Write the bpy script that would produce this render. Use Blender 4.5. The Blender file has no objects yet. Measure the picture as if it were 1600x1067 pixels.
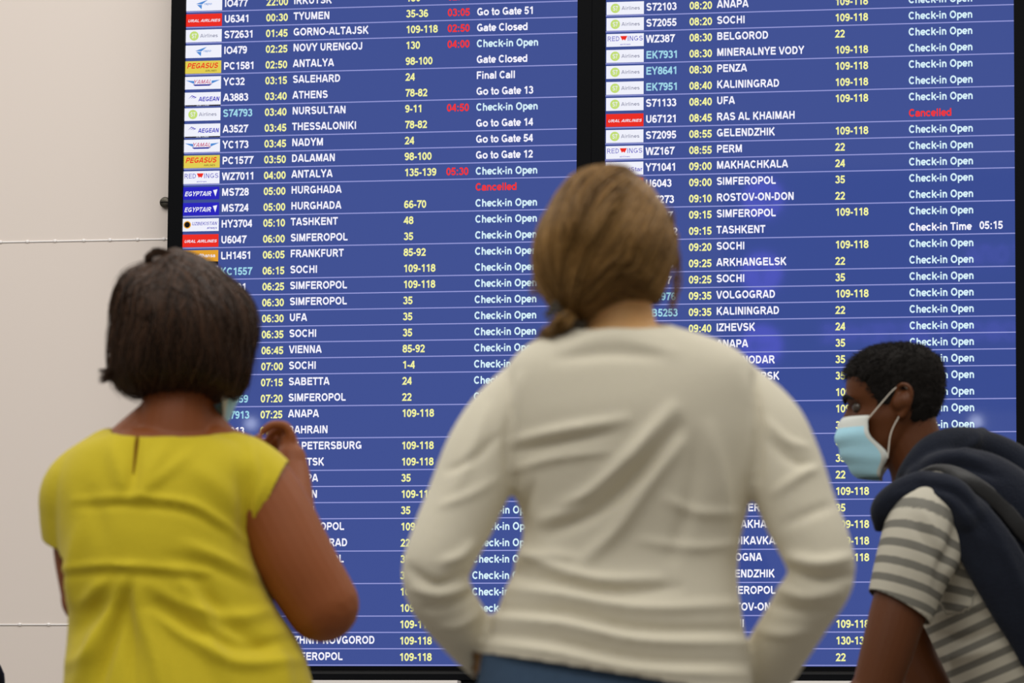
import bpy, bmesh, math, random
import numpy as np
from mathutils import Vector, Matrix

C = bpy.context.scene.collection
SC = bpy.context.scene
RNG = np.random.default_rng(7)

# ------------------------------------------------------------------ camera
K = 1.55                                   # scale of the fitted board to metres
FPX = 3777.8 * 1.7316                      # focal length in pixels of the 1600 px frame
PITCH, YAW, ROLL = 0.11318, -0.18594, 0.007564
CAM = np.array([0.0, -6.5 * K, 0.75])
_fw = np.array([math.sin(YAW) * math.cos(PITCH), math.cos(YAW) * math.cos(PITCH), math.sin(PITCH)])
_r = np.array([math.cos(YAW), -math.sin(YAW), 0.0])
_u = np.cross(_r, _fw)
R2 = _r * math.cos(ROLL) + _u * math.sin(ROLL)
U2 = -_r * math.sin(ROLL) + _u * math.cos(ROLL)
AX = _r.copy()                                                  # level, to the right
FW = np.array([math.sin(YAW), math.cos(YAW), 0.0])              # level, away from the camera
UP = np.array([0.0, 0.0, 1.0])

cd = bpy.data.cameras.new('camera'); cam = bpy.data.objects.new('camera', cd); C.objects.link(cam)
cd.sensor_width = 36.0; cd.lens = FPX * 36.0 / 1600.0
cd.clip_end = 200
cam.matrix_world = Matrix(((R2[0], U2[0], -_fw[0], CAM[0]), (R2[1], U2[1], -_fw[1], CAM[1]),
                           (R2[2], U2[2], -_fw[2], CAM[2]), (0, 0, 0, 1)))
cd.dof.use_dof = True; cd.dof.focus_distance = 10.25; cd.dof.aperture_fstop = 6.3
SC.camera = cam

# ------------------------------------------------------------------ light
SC.view_settings.view_transform = 'Standard'; SC.view_settings.look = 'None'
SC.view_settings.exposure = 0.0; SC.view_settings.gamma = 1.0; SC.view_settings.use_curve_mapping = False
W = bpy.data.worlds.new('hall'); SC.world = W; W.use_nodes = True
W.node_tree.nodes['Background'].inputs[0].default_value = (1.0, 0.96, 0.89, 1)
W.node_tree.nodes['Background'].inputs[1].default_value = 0.29

def area(name, loc, size, power, col, rot=(0, 0, 0)):
    l = bpy.data.lights.new(name, 'AREA'); l.shape = 'RECTANGLE'; l.size, l.size_y = size
    l.energy = power; l.color = col
    o = bpy.data.objects.new(name, l); o.location = loc; o.rotation_euler = rot; C.objects.link(o)
    return o
area('ceiling_lamp_strip', (-1.6, -1.9, 4.3), (9.0, 0.9), 116, (1.0, 0.97, 0.93), (math.radians(12), 0, 0))
area('ceiling_lamp_panel', (-1.2, -4.6, 4.4), (7.0, 1.4), 74, (1.0, 0.97, 0.92))
area('hall_lamp_panel', (-2.0, -8.6, 6.0), (8.0, 2.5), 200, (1.0, 0.97, 0.92), (math.radians(20), 0, 0))

# ------------------------------------------------------------------ helpers
def P(px, py, b):
    """world point seen at pixel (px, py) of the photo, b metres in front of the camera (level distance)"""
    d = _fw * FPX + R2 * (px - 800.0) - U2 * (py - 533.5)
    return CAM + d * (b / (d @ FW))

def PIX(v):
    """pixels of world points (N,3)"""
    q = np.asarray(v) - CAM
    dd = q @ _fw
    return np.stack([800.0 + FPX * (q @ R2) / dd, 533.5 - FPX * (q @ U2) / dd], -1)

def lin(r, g, b):
    f = lambda c: (c / 255 / 12.92) if c / 255 <= 0.04045 else ((c / 255 + 0.055) / 1.055) ** 2.4
    return (f(r), f(g), f(b), 1.0)

def mat(name, col, rough=0.6, spec=0.5, bump=0.0, scale=60.0, var=0.0, metallic=0.0, sheen=0.0, sss=0.0):
    m = bpy.data.materials.new(name); m.use_nodes = True
    nt = m.node_tree; b = nt.nodes['Principled BSDF']
    b.inputs['Base Color'].default_value = col; b.inputs['Roughness'].default_value = rough
    b.inputs['Specular IOR Level'].default_value = spec; b.inputs['Metallic'].default_value = metallic
    if sheen: b.inputs['Sheen Weight'].default_value = sheen
    if sss:
        b.inputs['Subsurface Weight'].default_value = sss
        b.inputs['Subsurface Radius'].default_value = (0.012, 0.005, 0.003)
    tc = nt.nodes.new('ShaderNodeTexCoord')
    if var:
        n = nt.nodes.new('ShaderNodeTexNoise'); n.inputs['Scale'].default_value = scale * 0.3; n.inputs['Detail'].default_value = 4
        nt.links.new(tc.outputs['Object'], n.inputs['Vector'])
        mx = nt.nodes.new('ShaderNodeMix'); mx.data_type = 'RGBA'
        mx.inputs['A'].default_value = tuple(c * (1 - var) for c in col[:3]) + (1,)
        mx.inputs['B'].default_value = tuple(min(1, c * (1 + var)) for c in col[:3]) + (1,)
        nt.links.new(n.outputs['Fac'], mx.inputs['Factor']); nt.links.new(mx.outputs['Result'], b.inputs['Base Color'])
    if bump:
        n2 = nt.nodes.new('ShaderNodeTexNoise'); n2.inputs['Scale'].default_value = scale; n2.inputs['Detail'].default_value = 6
        nt.links.new(tc.outputs['Object'], n2.inputs['Vector'])
        bp = nt.nodes.new('ShaderNodeBump'); bp.inputs['Strength'].default_value = bump; bp.inputs['Distance'].default_value = 0.004
        nt.links.new(n2.outputs['Fac'], bp.inputs['Height']); nt.links.new(bp.outputs['Normal'], b.inputs['Normal'])
    return m

def glow(name, col, s=1.0):
    m = bpy.data.materials.new(name); m.use_nodes = True
    nt = m.node_tree; nt.nodes.remove(nt.nodes['Principled BSDF'])
    e = nt.nodes.new('ShaderNodeEmission'); e.inputs[0].default_value = col; e.inputs[1].default_value = s
    nt.links.new(e.outputs[0], nt.nodes['Material Output'].inputs[0])
    return m

def tag(o, label=None, cat=None, group=None, kind=None):
    if label: o['label'] = label
    if cat: o['category'] = cat
    if group: o['group'] = group
    if kind: o['kind'] = kind
    return o

def empty(name, loc, label, cat, group=None):
    o = bpy.data.objects.new(name, None); o.location = loc; C.objects.link(o)
    o.empty_display_size = 0.05
    return tag(o, label, cat, group)

def origin_of(o):
    v = np.array(o.location)
    while o.parent: o = o.parent; v = v + np.array(o.location)
    return v

def obj(name, verts, faces, mats, parent=None, smooth=True, fmat=None, loc=None):
    """one mesh object; verts are world coordinates"""
    me = bpy.data.meshes.new(name)
    v = np.asarray(verts, float)
    org = origin_of(parent) if parent else np.zeros(3)
    l = np.asarray(loc, float) if loc is not None else org
    me.from_pydata((v - l).tolist(), [], [tuple(int(i) for i in f) for f in faces])
    for m in (mats if isinstance(mats, (list, tuple)) else [mats]): me.materials.append(m)
    if fmat is not None: me.polygons.foreach_set('material_index', np.asarray(fmat, np.int32))
    me.polygons.foreach_set('use_smooth', np.full(len(me.polygons), smooth))
    me.update()
    o = bpy.data.objects.new(name, me); C.objects.link(o)
    if parent: o.parent = parent
    o.location = l - org
    return o

class MB:
    def __init__(s): s.v = []; s.f = []; s.m = []; s.n = 0
    def add(s, v, f, m=0):
        v = np.asarray(v, float)
        s.v.append(v); s.f += [tuple(i + s.n for i in q) for q in f]; s.m += [m] * len(f); s.n += len(v); return s
    def box(s, lo, hi, m=0):
        x0, y0, z0 = lo; x1, y1, z1 = hi
        v = [(x0, y0, z0), (x1, y0, z0), (x1, y1, z0), (x0, y1, z0), (x0, y0, z1), (x1, y0, z1), (x1, y1, z1), (x0, y1, z1)]
        return s.add(v, [(0, 3, 2, 1), (4, 5, 6, 7), (0, 1, 5, 4), (1, 2, 6, 5), (2, 3, 7, 6), (3, 0, 4, 7)], m)
    def V(s): return np.concatenate(s.v) if s.v else np.zeros((0, 3))
    def build(s, name, mats, parent=None, smooth=True, loc=None): return obj(name, s.V(), s.f, mats, parent, smooth, s.m, loc)

def bevel(o, w=0.004, n=2):
    m = o.modifiers.new('bevel', 'BEVEL'); m.width = w; m.segments = n; m.limit_method = 'ANGLE'; return o

def crom(pts, k):
    """Catmull-Rom through rows of pts, k samples a span"""
    p = np.asarray(pts, float); q = np.vstack([2 * p[0] - p[1], p, 2 * p[-1] - p[-2]])
    out = []
    for i in range(1, len(q) - 2):
        for t in np.linspace(0, 1, k, endpoint=False):
            a, b, c, d = q[i - 1], q[i], q[i + 1], q[i + 2]
            out.append(0.5 * (2 * b + (c - a) * t + (2 * a - 5 * b + 4 * c - d) * t * t + (3 * b - a - 3 * c + d) * t ** 3))
    out.append(p[-1]); return np.array(out)

def loft(rings, closed=True):
    """rings (m, n, 3) -> verts, faces with fan caps"""
    r = np.asarray(rings, float); m, n = r.shape[:2]
    f = [(i * n + j, i * n + (j + 1) % n, (i + 1) * n + (j + 1) % n, (i + 1) * n + j) for i in range(m - 1) for j in range(n)]
    v = r.reshape(-1, 3)
    if closed:
        v = np.vstack([v, r[0].mean(0), r[-1].mean(0)]); a, b = m * n, m * n + 1
        f += [(a, (j + 1) % n, j) for j in range(n)] + [(b, (m - 1) * n + j, (m - 1) * n + (j + 1) % n) for j in range(n)]
    return v, f

def tube(pts, rad, n=20, k=6, ref=None, round_ends=True):
    """swept tube; rad is a number, or (ru, rv) per point: ru along ref, rv across"""
    pts = np.asarray(pts, float)
    rad = np.array([(q, q) if np.isscalar(q) else q for q in (rad if hasattr(rad, '__len__') else [rad] * len(pts))], float)
    d = crom(np.hstack([pts, rad]), k); p, r = d[:, :3], np.maximum(d[:, 3:], 0.0008)
    t = np.gradient(p, axis=0); t /= np.linalg.norm(t, axis=1)[:, None] + 1e-12
    u = np.array(ref if ref is not None else FW, float)
    if ref is None and abs(u @ t[0]) > 0.9: u = AX.copy()
    th = np.linspace(0, 2 * math.pi, n, endpoint=False); rings = []
    def ring(c, tt, uu, ra, rb):
        vv = np.cross(tt, uu)
        return c + np.outer(np.cos(th) * ra, uu) + np.outer(np.sin(th) * rb, vv)
    fr = []
    for i in range(len(p)):
        base = np.array(ref, float) if ref is not None else u
        uu = base - (base @ t[i]) * t[i]; uu /= np.linalg.norm(uu) + 1e-12
        if ref is None: u = uu
        fr.append(uu)
    if round_ends:
        for a in np.linspace(1.35, 0.25, 4):
            rings.append(ring(p[0] - t[0] * min(r[0]) * math.sin(a), t[0], fr[0], *(r[0] * math.cos(a))))
    for i in range(len(p)): rings.append(ring(p[i], t[i], fr[i], *r[i]))
    if round_ends:
        for a in np.linspace(0.25, 1.35, 4):
            rings.append(ring(p[-1] + t[-1] * min(r[-1]) * math.sin(a), t[-1], fr[-1], *(r[-1] * math.cos(a))))
    return loft(rings)

def ball(c, r, n=20, m=12, ax=None):
    r = np.array([r] * 3 if np.isscalar(r) else r, float)
    ph = np.linspace(-math.pi / 2 + 0.12, math.pi / 2 - 0.12, m); th = np.linspace(0, 2 * math.pi, n, endpoint=False)
    A = np.eye(3) if ax is None else np.asarray(ax, float)
    return loft([np.array(c) + np.stack([r[0] * np.cos(p) * np.cos(th), r[1] * np.cos(p) * np.sin(th), np.full(n, r[2] * np.sin(p))], -1) @ A for p in ph])

def stack(rows, b, n=64, e=2.3, k=5, dx=0.0):
    """torso: rows of (py, pxL, pxR, back, front) at distance b, seen width L..R, depth back+front; dx trims metres off every side"""
    d = crom(np.array(rows, float), k); th = np.linspace(0, 2 * math.pi, n, endpoint=False)
    c, s = np.cos(th), np.sin(th)
    c = np.sign(c) * np.abs(c) ** (2 / e); s = np.sign(s) * np.abs(s) ** (2 / e)
    rings = []
    for py, l, r, bk, ft in d:
        a, q = P(l, py, b), P(r, py, b)
        cen = (a + q) / 2; half = np.linalg.norm(q - a) / 2 - dx
        rings.append(cen + np.outer(c * max(half, .01), AX) + np.outer(np.where(s > 0, ft - dx, bk - dx) * s, FW) + np.outer(c * 0, UP))
    return loft(rings)

def union(parts, voxel, smooth=3):
    """one continuous surface out of overlapping closed shapes"""
    m = MB()
    for v, f in parts: m.add(v, f)
    o = m.build('tmp', [])
    bm = bmesh.new(); bm.from_mesh(o.data); bmesh.ops.recalc_face_normals(bm, faces=bm.faces); bm.to_mesh(o.data); bm.free()
    md = o.modifiers.new('r', 'REMESH'); md.mode = 'VOXEL'; md.voxel_size = voxel; md.adaptivity = 0
    dg = bpy.context.evaluated_depsgraph_get(); dg.update()
    ev = o.evaluated_get(dg).to_mesh()
    v = np.empty(len(ev.vertices) * 3); ev.vertices.foreach_get('co', v); v = v.reshape(-1, 3)
    f = [tuple(p.vertices) for p in ev.polygons]
    me = o.data; bpy.data.objects.remove(o); bpy.data.meshes.remove(me)
    return relax(v, f, smooth), f

def edges_of(f):
    a = np.array([(q[i], q[(i + 1) % len(q)]) for q in f for i in range(len(q))]); return a

def relax(v, f, it):
    if not it: return v
    e = edges_of(f); n = len(v)
    cnt = np.bincount(e[:, 0], minlength=n) + np.bincount(e[:, 1], minlength=n)
    for _ in range(it):
        for lam in (0.55, -0.5):
            s = np.zeros_like(v)
            for k in range(3):
                s[:, k] = np.bincount(e[:, 0], v[e[:, 1], k], n) + np.bincount(e[:, 1], v[e[:, 0], k], n)
            v = v + lam * (s / np.maximum(cnt, 1)[:, None] - v)
    return v

def normals(v, f):
    q = np.array([x if len(x) == 4 else (x[0], x[1], x[2], x[2]) for x in f])
    fn = np.cross(v[q[:, 2]] - v[q[:, 0]], v[q[:, 3]] - v[q[:, 1]])
    n = np.zeros_like(v)
    for k in range(4):
        for c in range(3): n[:, c] += np.bincount(q[:, k], fn[:, c], len(v))
    return n / (np.linalg.norm(n, axis=1)[:, None] + 1e-12)

def cut(v, f, pt, no, centre, rad, where=None):
    """open a hem: trims what lies beyond the plane, only within rad of centre"""
    bm = bmesh.new()
    bv = [bm.verts.new(x) for x in v]; bm.verts.ensure_lookup_table()
    for q in f:
        try: bm.faces.new([bv[i] for i in q])
        except ValueError: pass
    c = Vector(centre)
    fs = [x for x in bm.faces if (x.calc_center_median() - c).length < rad and (where is None or where(np.array(x.calc_center_median())))]
    es = {e for x in fs for e in x.edges}; vs = {w for x in fs for w in x.verts}
    bmesh.ops.bisect_plane(bm, geom=list(vs) + list(es) + fs, dist=1e-6, plane_co=Vector(pt), plane_no=Vector(no), clear_outer=True)
    bm.verts.index_update()
    v2 = np.array([tuple(w.co) for w in bm.verts]); f2 = [tuple(w.index for w in x.verts) for x in bm.faces]
    bm.free(); return v2, f2

def folds(v, f, strokes, amp=1.0, facing=-FW):
    """cloth folds: (pixel polyline, width px, height m); each vertex moves along its normal"""
    n = normals(v, f); px = PIX(v); w8 = np.clip((n @ facing + 0.15) / 0.5, 0, 1); h = np.zeros(len(v))
    for line, wid, hgt in strokes:
        L = crom(np.array(line, float), 8) if len(line) > 2 else np.array(line, float)
        best = np.full(len(v), 1e9); tt = np.zeros(len(v)); tot = len(L) - 1
        for i in range(tot):
            a, b = L[i], L[i + 1]; ab = b - a
            t = np.clip(((px - a) @ ab) / (ab @ ab + 1e-9), 0, 1)
            d = np.linalg.norm(px - a - t[:, None] * ab, axis=1); g = d < best
            best[g] = d[g]; tt[g] = (i + t[g]) / tot
        tap = np.clip(np.sin(math.pi * np.clip(tt * 0.9 + 0.05, 0, 1)), 0, 1) ** 0.6
        h += amp * hgt * np.exp(-(best / wid) ** 2) * tap
    return v + n * (h * w8)[:, None]

def vnoise(p, s, seed=0):
    """smooth value noise for small unevenness"""
    g = np.random.default_rng(seed); q = p * s; out = np.zeros(len(p))
    for k in range(6):
        d = g.normal(size=3); d /= np.linalg.norm(d); out += np.sin(q @ d * (1 + 0.35 * k) + g.uniform(0, 6.28))
    return out / 6

def keep_main(v, f):
    """the largest connected piece"""
    par = np.arange(len(v)); e = edges_of(f)
    while True:
        lo = np.minimum(par[e[:, 0]], par[e[:, 1]]); q = par.copy(); np.minimum.at(q, e[:, 0], lo); np.minimum.at(q, e[:, 1], lo); q = q[q]
        if (q == par).all(): break
        par = q
    big = np.bincount(par).argmax(); keep = par == big; ix = np.cumsum(keep) - 1
    return v[keep], [tuple(int(ix[i]) for i in q) for q in f if keep[q[0]]]

def thick(o, t, off=-1):
    m = o.modifiers.new('cloth', 'SOLIDIFY'); m.thickness = t; m.offset = off; return o

# ------------------------------------------------------------------ materials
M_WALL = mat('cream_wall_panel', lin(233, 222, 214), 0.28, 0.45, 0.02, 3, 0.012)
M_SEAM = mat('white_seam_profile', lin(250, 246, 244), 0.25, 0.6)
M_FLOOR = mat('grey_stone_floor', lin(120, 114, 106), 0.25, 0.5, 0.0, 8, 0.08)
M_BLACK = mat('black_bezel', lin(9, 10, 13), 0.55, 0.06)
M_BLACK2 = mat('dark_grey_rail', lin(42, 43, 45), 0.45, 0.4)
M_STEEL = mat('dark_steel_cap', lin(78, 74, 66), 0.35, 0.5, 0, 50, 0.1, 0.8)

M_SCREEN = mat('blue_screen', (0.004, 0.005, 0.010, 1), 0.03, 0.45)
_b = M_SCREEN.node_tree.nodes['Principled BSDF']
_b.inputs['Emission Color'].default_value = lin(57, 75, 144); _b.inputs['Emission Strength'].default_value = 1.0
T_WHITE = glow('text_white', lin(245, 244, 255)); T_CYAN = glow('text_pale_cyan', lin(214, 240, 250))
T_CODE = glow('text_cyan', lin(160, 214, 232)); T_YEL = glow('text_yellow', lin(244, 244, 160)); T_RED = glow('text_red', lin(244, 54, 54))
T_LINE = glow('separator_lavender', lin(150, 154, 216))
LOGO = {k: glow('logo_' + k, lin(*c)) for k, c in dict(white=(240, 241, 252), red=(236, 48, 38), yellow=(226, 206, 84), blue=(44, 40, 190),
    orange=(226, 160, 50), green=(196, 222, 120), grey=(118, 120, 150), sky=(82, 140, 212), navy=(40, 44, 150), black=(28, 24, 26), pink=(196, 78, 120), indigo=(74, 66, 190)).items()}
LK = list(LOGO)

# ------------------------------------------------------------------ setting
def struct(name, m, mats, smooth=False): return tag(m.build(name, mats, None, smooth), kind='structure')
struct('wall_back', MB().box((-8.5, 0.09, 0.0), (5.2, 0.21, 5.2)), M_WALL)
struct('floor', MB().box((-8.5, -14.5, -0.1), (5.2, 0.21, 0.0)), M_FLOOR)

def B(px, py, y=0.0):
    d = _fw * FPX + R2 * (px - 800.0) - U2 * (py - 533.5)
    q = CAM + d * ((y - CAM[1]) / d[1]); return q[0], q[2]

def seam(name, py0, py1, studs):
    (xa, za), (xb, zb) = B(0, py0, 0.086), B(262, py1, 0.086); z = (za + zb) / 2
    m = MB().box((-8.5, 0.0885, z - 0.0020), (5.2, 0.092, z + 0.0020))
    for s in studs:
        x, _ = B(s, (py0 + py1) / 2, 0.084); m.add(*ball((x, 0.0885, z + 0.0006), (0.0055, 0.0025, 0.0042), 10, 6))
    struct(name, m, M_SEAM, True)
seam('trim_1', 377.5, 374, [-43, 0, 42, 85, 130, 171, 214, 255, 300, 342])
seam('trim_2', 976, 975.5, [-60, -15, 30, 75, 120, 165])

x, z = B(257.5, 316, 0.078)
cp = MB()
cp.add(*tube([(x, 0.09, z), (x, 0.084, z), (x, 0.079, z)], [0.0142, 0.0142, 0.0138], 28, 3, (1, 0, 0), False))
cp.add(*loft([[(x + r * math.cos(a), y, z + r * math.sin(a)) for a in np.linspace(0, 6.2832, 28, endpoint=False)] for r, y in ((0.0138, 0.079), (0.012, 0.0772), (0.004, 0.0768))]))
wc = cp.build('wall_bolt', M_STEEL); tag(wc, 'round dark metal bolt cap on the cream wall beside the left display', 'bolt')
sl = MB().box((x - 0.0105, 0.0762, z - 0.0012), (x + 0.0105, 0.0771, z + 0.0012))
o = sl.build('slot', M_BLACK, wc, False)

# ------------------------------------------------------------------ lettering
ADV = {}
for ch, w in zip('ABCDEFGHIJKLMNOPQRSTUVWXYZ', (722, 722, 722, 722, 667, 611, 778, 722, 278, 556, 722, 611, 833, 722, 778, 667, 778, 722, 667, 611, 722, 667, 944, 667, 667, 611)): ADV[ch] = w
for ch, w in zip('abcdefghijklmnopqrstuvwxyz', (556, 611, 556, 611, 556, 333, 611, 611, 278, 278, 556, 278, 889, 611, 611, 611, 611, 389, 556, 333, 611, 556, 778, 556, 556, 500)): ADV[ch] = w
for ch in '0123456789': ADV[ch] = 556
ADV.update({'-': 333, ':': 333, '.': 278, ' ': 278})
GLY = {}
def EL(cx, cy, rx, ry, a0, a1):
    n = max(4, int(abs(a1 - a0) / 15))
    return [(cx + rx * math.cos(math.radians(a)), cy + ry * math.sin(math.radians(a))) for a in np.linspace(a0, a1, n + 1)]
def strokes(ch):
    """centre lines of a bold grotesque in thousandths of an em; a trailing None closes the path"""
    st = lambda x, h=716: [(x, 0), (x, h)]
    o = lambda cx, cy, rx, ry: EL(cx, cy, rx, ry, 0, 345) + [None]
    T, Bm = 650, 66
    arch = lambda x0, x1: [(x0, 250)] + EL((x0 + x1) / 2, 290, (x1 - x0) / 2, 168, 180, 0) + [(x1, 0)]
    D = {
     'A': [[(78, 0), (335, 716)], [(644, 0), (387, 716)], [(200, 205), (520, 205)]],
     'B': [st(141), [(141, T), (390, T)] + EL(390, 518, 165, 132, 90, -90) + [(141, 386)], [(141, 386), (405, 386)] + EL(405, 226, 185, 160, 90, -90) + [(141, Bm)]],
     'C': [EL(378, 358, 268, 292, 42, 318)], 'D': [st(141), [(141, T), (335, T)] + EL(335, 358, 248, 292, 90, -90) + [(141, Bm)]],
     'E': [st(141), [(141, T), (618, T)], [(141, 372), (585, 372)], [(141, Bm), (628, Bm)]],
     'F': [st(141), [(141, T), (572, T)], [(141, 350), (520, 350)]],
     'G': [EL(388, 358, 268, 292, 45, 325) + [(640, 150), (640, 310)], [(405, 300), (706, 300)]],
     'H': [st(141), st(581), [(141, 375), (581, 375)]], 'I': [st(139)],
     'J': [[(412, 716), (412, 220)] + EL(262, 210, 150, 145, 0, -175)],
     'K': [st(141), [(610, 740), (150, 250)], [(300, 400), (640, -20)]], 'L': [[(141, 716), (141, Bm)], [(141, Bm), (572, Bm)]],
     'M': [st(141), st(692), [(165, 716), (416, 40)], [(668, 716), (416, 40)]], 'N': [st(141), st(581), [(150, 716), (572, 0)]],
     'O': [o(389, 358, 278, 294)], 'P': [st(141), [(141, T), (385, T)] + EL(385, 485, 178, 165, 90, -90) + [(141, 320)]],
     'R': [st(141), [(141, T), (405, T)] + EL(405, 500, 168, 150, 90, -90) + [(141, 350)], [(370, 350), (640, -20)]],
     'S': [EL(335, 512, 215, 142, 22, 262) + EL(340, 208, 225, 146, 80, -160)],
     'T': [[(21, T), (590, T)], [(305, 0), (305, T)]], 'U': [[(141, 716), (141, 290)] + EL(361, 290, 220, 226, 180, 360) + [(581, 716)]],
     'V': [[(72, 716), (315, 0)], [(596, 716), (352, 0)]], 'W': [[(75, 716), (240, 0)], [(430, 716), (270, 0)], [(515, 716), (672, 0)], [(870, 716), (705, 0)]],
     'X': [[(80, 716), (590, 0)], [(590, 716), (80, 0)]], 'Y': [[(60, 740), (333, 330)], [(606, 740), (333, 330)], [(333, 0), (333, 360)]],
     'Z': [[(55, T), (530, T), (75, Bm), (575, Bm)]],
     '0': [o(278, 358, 182, 296)], '1': [st(340), [(345, 660), (110, 520)]],
     '2': [EL(272, 496, 182, 158, 172, -38) + [(130, Bm), (522, Bm)]], '3': [EL(262, 520, 172, 134, 155, -88), EL(264, 222, 198, 160, 88, -162)],
     '4': [st(400), [(390, 690), (75, 215), (530, 215)]], '5': [[(495, T), (165, T), (120, 380)] + EL(268, 232, 192, 170, 118, -162)],
     '6': [o(284, 222, 186, 160), EL(300, 350, 202, 302, 195, 48)], '7': [[(40, T), (498, T)] + [(320, 380), (225, 0)]],
     '8': [o(278, 524, 166, 130), o(278, 220, 194, 158)], '9': [o(272, 494, 186, 160), EL(256, 366, 202, 302, 15, -132)],
     '-': [[(35, 265), (300, 265)]], ':': [[(167, 0), (167, 140)], [(167, 380), (167, 520)]], '.': [[(139, 0), (139, 140)]],
     'a': [EL(270, 320, 190, 138, 158, 0) + [(462, 0)], [(462, 300), (240, 280)] + EL(205, 165, 135, 108, 90, 270) + [(330, 70), (462, 170)]],
     'c': [EL(288, 260, 216, 200, 42, 318)], 'd': [o(285, 260, 210, 198), st(474)],
     'e': [EL(282, 260, 214, 200, 0, 318), [(75, 255), (490, 255)]], 'f': [[(160, 0), (160, 560), (205, 645), (330, 655)], [(15, 462), (310, 462)]],
     'h': [st(137), arch(137, 474)], 'i': [st(139, 519), [(139, 595), (139, 716)]], 'k': [st(137), [(530, 540), (150, 200)], [(270, 320), (545, -15)]],
     'l': [st(139)], 'm': [st(137, 519), arch(137, 445), arch(445, 752)], 'n': [st(137, 519), arch(137, 474)], 'o': [o(306, 260, 222, 200)],
     'p': [[(137, -198), (137, 519)], o(320, 260, 208, 198)], 'r': [st(137, 519), EL(300, 285, 163, 172, 180, 62)],
     's': [EL(275, 372, 168, 90, 22, 262) + EL(280, 152, 180, 92, 80, -158)], 't': [[(165, 690), (165, 130), (205, 65), (318, 66)], [(20, 462), (312, 462)]],
     'u': [[(137, 519), (137, 230)] + EL(305, 230, 168, 168, 180, 360), st(474, 519)], 'w': [[(65, 519), (205, 0)], [(365, 519), (235, 0)], [(413, 519), (545, 0)], [(713, 519), (573, 0)]],
     'Л': [[(40, 66), (120, 66), (190, 200), (215, 650), (600, 650)], st(600)], 'Г': [[(141, 0), (141, 650)], [(141, 650), (540, 650)]], 'И': [st(141), st(581), [(150, 0), (572, 716)]],
     'Д': [[(60, -120), (60, 66), (660, 66), (660, -120)], [(160, 66), (230, 650), (570, 650), (570, 66)]],
     'y': [[(65, 519), (278, 20)], [(495, 519), (230, -140), (90, -150)]]}
    return D.get(ch, D.get(ch.upper(), []))
def glyph(ch, weight):
    """ribbons along the strokes, mitred at their corners"""
    if (ch, weight) in GLY: return GLY[ch, weight]
    V, F = [], []
    for pl in strokes(ch):
        closed = pl[-1] is None; p = np.array(pl[:-1] if closed else pl, float)
        p = p[np.r_[True, np.abs(np.diff(p, axis=0)).sum(1) > 1]]; n = len(p)
        seg = np.roll(p, -1, 0) - p
        if not closed: seg = np.vstack([seg[:-1], seg[-2:-1]])
        seg /= np.linalg.norm(seg, axis=1)[:, None]; prv = np.roll(seg, 1, 0)
        if not closed: prv[0] = seg[0]
        nr = np.stack([-seg[:, 1], seg[:, 0]], 1) + np.stack([-prv[:, 1], prv[:, 0]], 1)
        nr = nr / (np.linalg.norm(nr, axis=1)[:, None] + 1e-9); c = np.clip((nr * np.stack([-seg[:, 1], seg[:, 0]], 1)).sum(1), 0.45, 1)
        off = nr * (weight / c)[:, None]; k = len(V)
        V += list(p + off) + list(p - off)
        for i in range(n if closed else n - 1):
            j = (i + 1) % n; F.append((k + i, k + n + i, k + n + j, k + j))
    GLY[ch, weight] = (np.array(V).reshape(-1, 2) / 1000.0, F); return GLY[ch, weight]
def text(m, s, x, z, em, y, mi, xs=0.842, weight=75, shear=0.0, fit=None):
    """lettering on a board: left edge x, centre of the capitals z"""
    pen = 0.0; out = []
    for ch in s:
        v, f = glyph(ch, weight)
        if len(v): out.append((v[:, 0] + pen, v[:, 1], f))
        pen += ADV.get(ch, 722) / 1000.0
    k = em * xs if fit is None else fit / pen
    for gx, gy, f in out:
        zz = (gy - 0.358) * em
        m.add(np.stack([x + gx * k + zz * shear, np.full(len(gx), y), z + zz], -1), f, mi)
    return pen * k

def rect(m, x0, x1, z0, z1, y, mi): m.add([(x0, y, z0), (x1, y, z0), (x1, y, z1), (x0, y, z1)], [(0, 1, 2, 3)], mi)
def poly(m, pts, y, mi): m.add([(a, y, b) for a, b in pts], [tuple(range(len(pts)))], mi)
def disc(m, x, z, r, y, mi, rz=None): poly(m, [(x + r * math.cos(a), z + (rz or r) * math.sin(a)) for a in np.linspace(0, 6.2832, 24, endpoint=False)], y, mi)

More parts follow.
